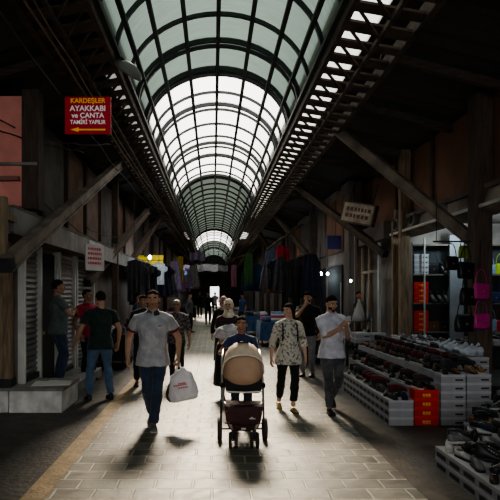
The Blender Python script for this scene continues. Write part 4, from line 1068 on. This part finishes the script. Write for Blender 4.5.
r1, _ = person('man in a red tee and dark trousers facing the man in the dark tee', (-2.45,10.95,0), yaw=52, H=1.77, girth=1.05, skin=SKIN_D, top=cloth('tee_red',(.30,.012,.04)), bottom=cloth('trousers_black',(.014,.014,.017)), hair='crop', hair_m=HAIR_B, top_name='tee_shirt', beard=STUB,
    wrists=((-.28,-.10,.90),(.28,-.08,.90)), head_yaw=12)
d1, _ = person('man in a dark green tee and blue jeans seen from behind by the concrete block', (-1.80,8.95,0), yaw=205, H=1.73, girth=1.12, sh=1.05, skin=SKIN, top=cloth('tee_dark_green',(.016,.032,.032)), bottom=JEAN2, hair='crop', hair_m=HAIR_BR, top_name='tee_shirt', bottom_name='jeans',
    wrists=((-.31,-.05,.90),(.36,-.18,.92)), ankles=((-.17,0,.085),(.17,-.05,.085)), hand=('relax','relax'), ankle_show=.03, hem=.82, head_yaw=8)
far = [('woman in a pink headscarf and black coat walking behind the cream headscarf woman',(.23,12.2,0),dict(H=1.62,female=True,hair=None,scarf=cloth('scarf_pink',(.45,.28,.27)),top=cloth('coat_black',(.012,.012,.013)),skirt=cloth('skirt_black',(.012,.012,.013)),sleeve='long',top_name='coat')),
 ('distant man in dark clothes walking down the middle of the street',(-.27,30,0),dict(H=1.74,top=cloth('coat_black',(.012,.012,.013)),bottom=cloth('trousers_dark',(.02,.02,.022)),sleeve='long')),
 ('distant person in grey browsing near the lavender cloths',(-1.0,24,0),dict(H=1.68,yaw=70,top=cloth('grey_far',(.10,.10,.11)),bottom=cloth('trousers_dark',(.02,.02,.022)),sleeve='long')),
 ('distant person in a blue top beside the blue and white stall',(1.35,26,0),dict(H=1.66,yaw=-60,top=cloth('blue_far',(.05,.10,.22)),bottom=cloth('trousers_dark',(.02,.02,.022)))),
 ('far person in white near the bright end of the street',(.15,42,0),dict(H=1.7,top=cloth('white_far',(.4,.4,.4)),bottom=cloth('trousers_dark',(.02,.02,.022)))),
 ('far person in black left of the bright street end',(-.9,38,0),dict(H=1.7,top=cloth('coat_black',(.012,.012,.013)),bottom=cloth('trousers_dark',(.02,.02,.022)),sleeve='long')),
 ('dark-clothed shopper at the dim stall behind the red tee man',(-2.0,15.0,0),dict(H=1.7,yaw=80,top=cloth('navy_far',(.02,.025,.045)),bottom=cloth('trousers_dark',(.02,.02,.022)),sleeve='long'))]
far[5] = ('far person in black near the lavender cloths end', far[5][1], far[5][2])
for lb, lc, kw in far: person(lb, lc, skin=SKIN_D, vox=.022, ankles=((-.10,-.10,.085),(.10,.12,.10)), **kw)
# ================================================================ lamps, wires, hanging goods, stalls
o = empty('flood_lamp', (-1.20,8.0,EYE+3.18)); tag(o, 'round grey flood lamp under the vault edge above the red sign', 'lamp')
Rm = Matrix.Rotation(R(35),3,'Y') @ Matrix.Rotation(R(20),3,'X')
b = new_bm(); tube(b, [Rm@Vector((0,0,.09)),Rm@Vector((0,0,.03)),Rm@Vector((0,0,-.02)),Rm@Vector((0,0,-.05))], [.07,.19,.225,.225], n=30); obj('shade', b, mat('lamp_grey',(.16,.15,.14),rough=.5), o, smooth=True)
b = new_bm(); tube(b, [Rm@Vector((0,0,-.045)),Rm@Vector((0,0,-.055))], .20, n=30); obj('glass', b, mat('lamp_glass',(.28,.27,.24),rough=.2), o)
b = new_bm(); tube(b, [(0,0,.06),(-.10,0,.16),(-.22,.02,.14)], .02, n=8); obj('bracket', b, STEEL, o)
CBL = mat('cable_black', (.02,.018,.016), rough=.6); CBL2 = mat('cable_tan', (.20,.15,.10), rough=.6)
def cable(p, q, sag, r, label, m=CBL, wob=.03):
    p = Vector(p); q = Vector(q); pts = []
    for i in range(25):
        t = i/24; v = p.lerp(q, t); v.z -= sag*4*t*(1-t); v += Vector((noise.noise(Vector((i*.7,p.x*3,0)))*wob,0,noise.noise(Vector((i*.6,9,p.z)))*wob)); pts.append(v)
    b = new_bm(); tube(b, pts, r, n=6); tag(obj('cable', b, m, smooth=True), label, 'cable')
cable((-1.95,1.2,4.80),(-1.95,20,4.82),.08,.018,'tan cable clipped along the gutter above the red sign', CBL2)
cable((-1.80,1.0,4.72),(-1.78,22,4.78),.12,.010,'thin tan cable sagging beside the gutter truss', CBL2)
cable((-2.1,1.0,4.62),(-2.15,20,4.66),.20,.016,'thick black cable sagging below the side gutter')
cable((-3.2,7.0,4.15),(-1.9,10.5,4.5),.22,.010,'black wire hanging from the pink wall to the gutter')
cable((-3.4,6.0,3.95),(-2.2,9.5,4.10),.12,.010,'lower black wire crossing in front of the pink wall')
cable((-2.85,8.2,3.4),(-2.2,14,2.9),.3,.008,'thin wire drooping behind the thick weathered brace')
cable((-2.7,12,3.1),(-2.1,16,3.6),.25,.008,'thin wire drooping above the white notice board')
cable((2.6,3.0,4.55),(4.2,7.0,4.6),.15,.010,'black wire slung under the roof near the thick post')
# white notice on left canopy
n1 = empty('notice_board', (-2.27,10.75,2.38)); tag(n1, 'white notice board with red marks hanging from the canopy', 'sign'); n1.rotation_euler = (0,0,R(-30))
b = new_bm(); box2(b, (-.012,-.26,-.25), (.012,.26,.25), bev=.004); obj('board', b, mat('board_white',(.55,.52,.52),rough=.6,var=.1), n1)
b = new_bm(); rq = random.Random(4)
for r_ in range(4):
    y = -.20
    while y < .16:
        w = rq.uniform(.02,.06); box2(b, (.012,y,.14-.09*r_), (.016,y+w,.14-.09*r_+.045)); box2(b, (-.016,y,.14-.09*r_), (-.012,y+w,.14-.09*r_+.045)); y += w+.02
obj('print', b, RPR, n1)
# hanging light-box sign on the right
n2 = empty('lantern_sign', (3.55,13.6,3.62)); tag(n2, 'old tilted light-box sign with faded face hanging over the toy rack', 'sign'); n2.rotation_euler = (0,R(14),R(-38))
b = new_bm(); box2(b, (-.42,-.10,-.26), (.42,.10,.26), bev=.01); obj('casing', b, mat('casing_brown',(.12,.085,.06),rough=.7,var=.3), n2)
b = new_bm(); box2(b, (-.38,-.108,-.22), (.38,-.10,.22)); obj('face', b, mat('face_faded',(.36,.30,.23),rough=.6,var=.4,vscale=5,emit=.03), n2)
b = new_bm()
for r_ in range(2):
    x = -.3
    while x < .26:
        w = rq.uniform(.04,.09); box2(b, (x,-.113,.04-.16*r_), (x+w,-.108,.04-.16*r_+.09)); x += w+.03
obj('print', b, mat('print_brown',(.12,.07,.05)), n2)
for s in (-1,1):
    b = new_bm(); tube(b, [(s*.3,0,.25),(s*.3,0,.75)], .010, n=6); obj('hanger', b, STEEL, n2)
n3 = empty('blue_sign', (3.55,16.2,3.15)); tag(n3, 'small dark blue hanging sign beyond the tilted light-box', 'sign')
b = new_bm(); box2(b, (-.25,-.03,-.2), (.25,.03,.2), bev=.01); obj('board', b, mat('sign_blue',(.04,.04,.16),rough=.5), n3)
b = new_bm(); tube(b, [(0,0,.2),(0,0,1.2)], .01, n=6); obj('hanger', b, STEEL, n3)

# hanging bulbs with point lights; those over shelves and far stalls are added fill
BULB = mat('bulb_glow', (.8,.95,1.0), emit=14)
def bulb(p, e, label, col=(.75,.92,1.0), r=.05, cord=.5):
    o = empty('hanging_bulb', p); tag(o, label, 'bulb')
    b = new_bm(); ball(b, (0,0,-.02), (r,r,r*1.25), 14, 10); obj('globe', b, BULB, o, smooth=True)
    b = new_bm(); tube(b, [(0,0,r),(0,0,r+.06)], .022, n=10); obj('socket', b, BLACK, o)
    b = new_bm(); tube(b, [(0,0,r+.05),(0,0,cord)], .005, n=6); obj('cord', b, BLACK, o)
    l = bpy.data.lights.new('bulb_light','POINT'); l.energy = e; l.color = col; l.shadow_soft_size = .06; lo = bpy.data.objects.new('bulb_light', l); C.objects.link(lo); lo.parent = o; lo.location = (0,-.0,-.14)
bulb((3.42,17.8,2.32), 10, 'bright white bulb above the head of the man in the white shirt', r=.055, cord=.9)
bulb((3.52,17.2,2.30), 4, 'smaller pale bulb next to the bright white bulb', r=.04, cord=.9)
bulb((3.58,14.55,2.03), 4, 'small white bulb low by the toy rack posts', r=.03, cord=.9)
bulb((5.1,11.6,3.0), 26, 'added cool white fill bulb over the lit shoe shelves', r=.05, cord=.28)  # added lamps to brighten the goods on the shelves
bulb((6.6,11.4,3.0), 22, 'added cool white fill bulb deeper in the shoe shop', r=.05, cord=.28)
bulb((-2.2,19.5,2.95), 25, 'added white fill bulb under the yellow awning', r=.06, cord=.5)  # added fill lamps for the far stalls from here on
bulb((2.7,24.0,2.9), 22, 'added fill bulb over the stall by the red scarves', col=(1,.9,.75), cord=.9)
bulb((-1.9,30.0,3.1), 35, 'added fill bulb over the lavender cloths', col=(1,.92,.8), cord=.9)
bulb((2.3,34.0,3.1), 35, 'added fill bulb over the far stalls near the green cloth', col=(1,.92,.8), cord=.9)

# garments
def garment_mesh(kind, seed):
    rg = random.Random(seed); b = new_bm(); n = 16; rows = 12
    H_ = {'shirt':.72,'dress':1.15,'scarf':1.2,'trousers':1.05}[kind]; g = []
    for j in range(rows+1):
        t = j/rows; z = -H_*t
        if kind == 'shirt': w = .25 if t < .12 else (.36 if t < .38 else .24)
        elif kind == 'dress': w = .18+.20*t
        elif kind == 'scarf': w = .16
        else: w = .20
        row = []
        for i in range(n+1):
            x = (i/n*2-1)*w
            yy = .035*math.sin(i*1.3+seed)*(0.3+t)+.02*math.sin(i*2.9+j*.4)
            row.append(b.verts.new((x, yy, z+(.05*(1-abs(i/n*2-1)) if j == 0 else 0))))
        g.append(row)
    for j in range(rows):
        for i in range(n):
            if kind == 'trousers' and j > 3 and i in (n//2-1, n//2): continue
            b.faces.new((g[j][i],g[j][i+1],g[j+1][i+1],g[j+1][i]))
    return mesh_from(b, 'garment', True)
HANG = new_bm(); tube(HANG, [(-.17,0,-.01),(0,0,.055),(.17,0,-.01)], .006, n=6); tube(HANG, [(0,0,.055),(0,0,.10),(.02,0,.12)], .004, n=6); HANG = mesh_from(HANG); HANG.materials.append(STEEL)
GCOL = {'black':(.012,.012,.014),'charcoal':(.04,.04,.045),'navy':(.018,.022,.042),'red':(.38,.02,.04),'green':(.07,.17,.06),'lavender':(.34,.28,.44),'white':(.45,.45,.47),'yellow':(.62,.46,.03),'blue':(.04,.085,.18),'brown':(.10,.06,.04),'pink':(.48,.20,.28),'grey':(.15,.15,.16),'slate':(.07,.08,.12)}
GM = {}
def put_garment(p, rz, kind, col, label, group, sc=1.0, rail=None):
    k = (kind, col)
    if k not in GM:
        me = garment_mesh(kind, hash_s(kind+col)); me.materials.append(cloth('garment_'+col, GCOL[col], bump=.4)); GM[k] = me
    o = bpy.data.objects.new({'shirt':'hanging_shirt','dress':'hanging_dress','scarf':'hanging_scarf','trousers':'hanging_trousers'}[kind], GM[k]); C.objects.link(o)
    o.location = p; o.rotation_euler = (0,0,rz); o.scale = (sc,)*3
    h = bpy.data.objects.new('hanger', HANG); C.objects.link(h); h.parent = o
    tag(o, label, {'shirt':'shirt','dress':'dress','scarf':'scarf','trousers':'trousers'}[kind], group)
def hash_s(s): return sum(ord(c)*(i+3) for i, c in enumerate(s)) % 97
def rail(p, q, label):
    r = empty('clothes_rail', p); d = Vector(q)-Vector(p); tag(r, label, 'rail')
    b = new_bm(); tube(b, [(0,0,0),d], .014, n=8); obj('bar', b, STEEL, r)
    for t in (0.02,.98):
        b = new_bm(); tube(b, [d*t, d*t+Vector((0,0,1.9))], .006, n=6); obj('hanging_wire', b, STEEL, r)
rg = random.Random(21)
runs = [  # x, y0, y1, z, side text, colours, kind, step
 (-2.15,15.2,19.5,2.55,'dim rail past the notice board',['black','charcoal','navy','black','brown'],['shirt','trousers','dress'],.42),
 (-2.0,20.5,27.0,2.75,'rail beyond the yellow awning',['black','grey','navy','white','black','brown'],['shirt','dress','trousers'],.5),
 (-1.75,28.5,38.0,2.95,'rail of pale cloths in the distance on the notice-board side',['lavender','white','lavender','pink','grey','blue'],['dress','shirt','scarf'],.6),
 (2.75,15.6,19.5,2.75,'rail behind the man in the black tee',['black','charcoal','navy','black'],['trousers','shirt','dress'],.45),
 (2.55,20.5,26.5,2.95,'rail beside the red scarves',['charcoal','navy','grey','black','blue','brown'],['dress','trousers','shirt'],.5),
 (2.1,27.5,38.0,3.05,'distant rail beyond the red scarves',['green','grey','navy','lavender','blue','green','brown'],['dress','shirt','scarf'],.6)]
for x, y0, y1, z, tx, cs, ks, stp in runs:
    rail((x,y0,z+.12), (x,y1,z+.12), 'thin hanging '+tx if 'rail' in tx else tx)
    y = y0+.1; k = 0
    while y < y1:
        c_ = rg.choice(cs); kd = rg.choice(ks)
        put_garment((x+rg.uniform(-.05,.05),y,z), R(rg.uniform(-25,25)), kd, c_, '%s %s on the %s, %s along' % (c_, kd, tx, ROWW[k].replace('front','first')), 'clothes on the '+tx, rg.uniform(.95,1.15)); y += stp; k += 1
for i,(x,y,z) in enumerate(((2.72,22.6,3.55),(2.95,22.7,3.5),(2.85,22.5,2.95))):
    put_garment((x,y,z), 0, 'scarf', 'red', 'bright red scarf hanging high among dark clothes, %s' % ('walkway side','wall side','lowest')[i], 'red hanging scarves', 1.0)
put_garment((1.72,27.0,3.55), 0, 'scarf', 'green', 'long bright green scarf hanging at the edge of the street', None, 1.25)
put_garment((-1.62,27.5,3.45), 0, 'scarf', 'yellow', 'yellow scarf hanging beside the lavender cloths', None, 1.0)
put_garment((2.55,24.2,3.6), 0, 'dress', 'slate', 'large slate blue dress hanging by the red scarves', None, 1.5)
put_garment((1.15,31,3.2), 0, 'scarf', 'pink', 'pale pink scarf hanging at the street edge in the distance', None, 1.0)
for i,(x,y,z,c_) in enumerate(((-1.5,31,3.2,'lavender'),(-1.15,33,3.3,'white'),(-1.75,25.5,3.1,'lavender'),(-1.3,36,3.2,'pink'))):
    put_garment((x,y,z), 0, 'dress', c_, '%s dress hanging in the distance, %s from the yellow scarf' % (c_, ROWW[i].replace('front','first')), 'pale dresses near the yellow scarf', 1.1)
# big yellow awning
aw = empty('yellow_awning', (-2.35,21.0,2.9)); tag(aw, 'yellow awning strip over the dim stalls', 'awning')
b = new_bm(); vs = [[b.verts.new((x, y, z)) for x in [-.5+.05*i for i in range(21)]] for (y,z) in ((0,.20),(-.25,.0),(-.26,-.28))]
for j in range(2):
    for i in range(20): b.faces.new((vs[j][i],vs[j][i+1],vs[j+1][i+1],vs[j+1][i]))
for i in range(0,21,2): vs[2][i].co.z += .07
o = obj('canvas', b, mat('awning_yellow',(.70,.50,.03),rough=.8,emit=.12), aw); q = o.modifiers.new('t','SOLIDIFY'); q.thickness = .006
b = new_bm(); tube(b, [(-.5,-.25,0),(.5,-.25,0)], .012, n=8); obj('bar', b, STEEL, aw)
# stalls
def stall(x, y, w, d, h, m, goods, label, rq):
    o = empty('market_stall', (x,y,0)); tag(o, label, 'stall')
    b = new_bm(); box2(b, (-w/2,-d/2,h-.03), (w/2,d/2,h), bev=.004); obj('table_top', b, PLY, o)
    for sx in (-1,1):
        for sy in (-1,1):
            b = new_bm(); box2(b, (sx*(w/2-.04)-.02,sy*(d/2-.04)-.02,0), (sx*(w/2-.04)+.02,sy*(d/2-.04)+.02,h-.03)); obj('leg', b, PLY, o)
    b = new_bm(); n = 40; rings = []
    for z, k, wv in ((h+.004,1.02,0),(h-.02,1.04,.0),(h-.3,1.06,.02),(h-.58,1.08,.035)):
        pts = []
        for i in range(n):
            t = 2*PI*i/n; c_, s_ = math.cos(t), math.sin(t); mm = max(abs(c_),abs(s_)); pts.append(Vector((c_/mm*w/2*k*(1+wv*math.sin(i*2.3)), s_/mm*d/2*k*(1+wv*math.sin(i*1.9)), z)))
        rings.append(pts)
    loft(b, rings, caps=False); b.faces.new([v for v in b.verts[:n]]) if False else None
    obj('cloth_skirt', b, m, o)
    for i, (gc, gl) in enumerate(goods):
        b = new_bm(); vs = ball(b, (0,0,.07), (.17,.14,.10), 18, 12)
        for v in vs: v.co += v.co.normalized()*noise.noise(v.co*9+Vector((i*7+x,y,0)))*.06; v.co.z = max(.0,v.co.z)
        q = obj('folded_clothes', b, cloth('goods_'+gc, GCOL[gc]), smooth=True); q.location = (x-w/2+.2+(i%3)*(w-.4)/2, y-d/2+.18+(i//3)*.30, h+.006); tag(q, gl, 'clothes')
SKB = cloth('skirt_blue', (.04,.085,.17)); SKW = cloth('skirt_dark', (.03,.03,.035)); SKP = cloth('skirt_white', (.4,.4,.42))
allc = list(GCOL)
for i,(x,y,w,d,m_,nm) in enumerate(((-2.3,13.0,.7,1.3,SKW,'dark-skirted stall just past the red tee man'),(-2.1,16.8,.9,1.5,SKW,'dark stall below the dim clothes rail'),(-1.75,22,.9,1.6,SKP,'white-skirted stall under the yellow awning'),(-1.7,27.5,.9,1.6,SKB,'blue stall below the lavender cloths'),
    (2.35,14.3,.8,1.5,SKW,'dark stall behind the man in the black tee'),(1.95,18.2,.9,1.5,SKB,'blue-skirted stall in the row past the black tee man'),(1.7,22.5,.9,1.6,SKB,'blue stall heaped with clothes in the distance'),(1.45,28.5,.9,1.6,SKP,'white stall far off below the green scarf'),(-1.5,34,.9,1.6,SKW,'far dark stall near the street end'))):
    goods = []
    for k in range(6):
        c_ = rg.choice(['navy','blue','white','red','black','grey','blue','lavender'] if i != 1 else ['black','charcoal','navy']); goods.append((c_, '%s heap of folded clothes, %s on the %s' % (c_, ROWW[k].replace('front','first'), nm)))
    stall(x, y, w, d, .78, m_, goods, nm, rg)
# white/red/blue sign box on stall (small striped crate)
cr_ = empty('striped_crate', (2.02,17.5,.80)); tag(cr_, 'small crate with white and red bands on the blue-skirted stall', 'crate')
b = new_bm(); box2(b, (-.2,-.15,0), (.2,.15,.30), bev=.008); obj('body', b, mat('crate_blue',(.12,.25,.42),rough=.6), cr_)
for z, c_ in ((.06,(.6,.6,.6)),(.13,(.5,.03,.03)),(.20,(.6,.6,.6))):
    b = new_bm(); box2(b, (-.205,-.155,z), (.205,.155,z+.05)); obj('band', b, mat('band_%d' % int(z*100), c_, rough=.6), cr_)
# toy rack
tr = empty('toy_rack', (3.42,13.4,0)); tag(tr, 'metal wire rack of small toys and baskets in front of the pale posts', 'rack')
for x in (-.32,.32):
    for y in (-.18,.18):
        b = new_bm(); tube(b, [(x,y,0),(x,y,1.95 if y > 0 else 1.1)], .012, n=8); obj('upright', b, WHITEF, tr)
for z in (.35,.7,1.02):
    b = new_bm(); box2(b, (-.34,-.2,z-.01), (.34,.2,z+.01)); obj('tray', b, SHELFM, tr)
    for k in range(7):
        c_ = rg.choice(['red','white','blue','pink','brown','black'])
        b = new_bm(); w = .035
        if k % 2: box(b, (0,0,.06), (.07,.07,.12), bev=.008)
        else: tube(b, [(0,0,0),(0,0,.06),(0,0,.10),(0,0,.13)], [.035,.045,.025,.015], n=12)
        q = obj('toy_figure' if k % 2 == 0 else 'toy_box', b, mat('toy_'+c_, GCOL[c_], rough=.5), smooth=(k % 2 == 0)); q.location = (3.42-.28+.093*k, 13.3, z+.01); tag(q, '%s small %s on the wire rack, %s tray, %s along' % (c_, 'toy figure' if k % 2 == 0 else 'boxed toy', {.35:'low',.7:'middle',1.02:'top'}[z], ROWW[k].replace('front','first')), 'toy', 'toys on the wire rack')
dl = empty('hanging_doll', (3.45,13.25,1.45)); tag(dl, 'doll with a red face and white pointed skirt standing over the toy rack', 'doll')
b = new_bm(); tube(b, [(0,0,-.41),(0,0,-.25),(0,0,-.05),(0,0,.10)], [.17,.13,.06,.03], n=16); obj('skirt', b, mat('doll_white',(.42,.42,.43),rough=.8,bump=.5), dl, smooth=True)
b = new_bm(); ball(b, (0,0,.19), (.06,.06,.075)); obj('head', b, mat('doll_face',(.42,.14,.11),rough=.6), dl, smooth=True)
b = new_bm(); ball(b, (0,.015,.22), (.066,.062,.065)); obj('hair', b, HAIR_B, dl, smooth=True)
for s in (-1,1):
    b = new_bm(); tube(b, [(0,0,.08),(s*.10,-.02,.0),(s*.13,-.04,-.10)], [.02,.016,.012], n=8); obj('arm', b, mat('doll_dark',(.05,.04,.045),rough=.8), dl, smooth=True)
# glass shop front bars behind the toy rack
for i,(x,y,h) in enumerate(((3.98,13.4,2.9),(3.98,14.2,2.9),(3.98,14.9,2.9))):
    r = empty('shop_front_frame', (x,y,0)); tag(r, 'slim pale upright of the shop front behind the toy rack, %s' % ('next to the shelves','in the middle','farthest')[i], 'frame')
    b = new_bm(); box2(b, (-.03,-.04,0), (.03,.04,h)); obj('upright', b, WOOD if i else WHITEF, r)
    b = new_bm(); box2(b, (-.025,.04,2.2), (.025,.76,2.26)); obj('crossbar', b, WOOD, r) if i < 2 else b.free()

# cross pieces and banners far down the street
for i,(y,z,xa,xb,c_) in enumerate(((44,3.9,-1.3,.4,'white'),(52,4.2,-.2,1.4,'grey'),(36,4.3,-1.5,-.5,'lavender'),(58,3.6,-1.0,1.0,'navy'))):
    o = empty('hanging_banner', ((xa+xb)/2,y,z)); w_ = (xb-xa)/2; tag(o, '%s banner strung across the far street, %s from the camera end' % (c_, ROWW[[1,2,0,3][i]].replace('front','first')), 'banner')
    b = new_bm(); g = []
    for j in (0,1): g.append([b.verts.new((-w_+2*w_*k/14, .06*math.sin(k*1.1), -.55*j-.05*math.sin(k*.7))) for k in range(15)])
    for k in range(14): b.faces.new((g[0][k],g[0][k+1],g[1][k+1],g[1][k]))
    obj('cloth', b, cloth('garment_'+c_, GCOL[c_], bump=.4), o)
    b = new_bm(); tube(b, [(-w_-1.2,0,.02),(w_+1.2,0,.02)], .008, n=6); obj('cord', b, STEEL, o)
for i,(p,q) in enumerate((((1.3,30,3.0),(2.6,30.5,4.4)),((1.2,36,2.9),(2.5,36.4,4.6)),((.9,33,3.6),(2.3,33,4.0)),((-1.1,33,3.3),(-2.3,33.4,4.5)),((2.0,21,3.3),(3.4,21.3,4.3)))):
    tag(obj('leaning_pole', (lambda bb: (tube(bb, [p, q], .045, n=8), bb)[1])(new_bm()), DKWOOD), 'dark leaning roof pole among the hanging clothes, %s of five along the street' % ROWW[i].replace('front','first'), 'pole')
# ================================================================ light and camera
w = bpy.data.worlds.new('sky'); scene.world = w; w.use_nodes = True; nt = w.node_tree
bg = nt.nodes['Background']; bg.inputs[1].default_value = SKY
tc = nt.nodes.new('ShaderNodeTexCoord'); gr = nt.nodes.new('ShaderNodeTexGradient'); sx = nt.nodes.new('ShaderNodeSeparateXYZ')
cr = nt.nodes.new('ShaderNodeValToRGB'); nt.links.new(tc.outputs['Generated'], sx.inputs[0]); nt.links.new(sx.outputs['Z'], cr.inputs[0])
cr.color_ramp.elements[0].color = (.62,.64,.66,1); cr.color_ramp.elements[0].position = 0
cr.color_ramp.elements[1].color = (.85,.93,1,1); cr.color_ramp.elements[1].position = .8
e = cr.color_ramp.elements.new(.25); e.color = (1,.98,.94,1)
nt.links.new(cr.outputs[0], bg.inputs[0])
l = bpy.data.lights.new('sun','SUN'); l.energy = SUN; l.angle = R(13); l.color = (1,.86,.68)
lo = bpy.data.objects.new('sun', l); C.objects.link(lo); lo.location = (0,40,30)
lo.rotation_euler = Vector((0, math.cos(R(40)), math.sin(R(40)))).to_track_quat('Z','Y').to_euler()
cam = bpy.data.cameras.new('camera'); co = bpy.data.objects.new('camera', cam); C.objects.link(co)
co.location = (0,0,EYE); co.rotation_euler = (R(90),0,0)
cam.sensor_width = 36; cam.lens = F/500*36; cam.shift_x = (250-213)/500; cam.shift_y = (292-250)/500; cam.clip_end = 300
scene.camera = co
scene.view_settings.view_transform = 'AgX'; scene.view_settings.look = LOOK; scene.view_settings.exposure = EXPO
scene.cycles.max_bounces = 8; scene.cycles.transparent_max_bounces = 12; scene.cycles.diffuse_bounces = 4
scene.cycles.caustics_reflective = False; scene.cycles.caustics_refractive = False
scene.cycles.sample_clamp_indirect = 6
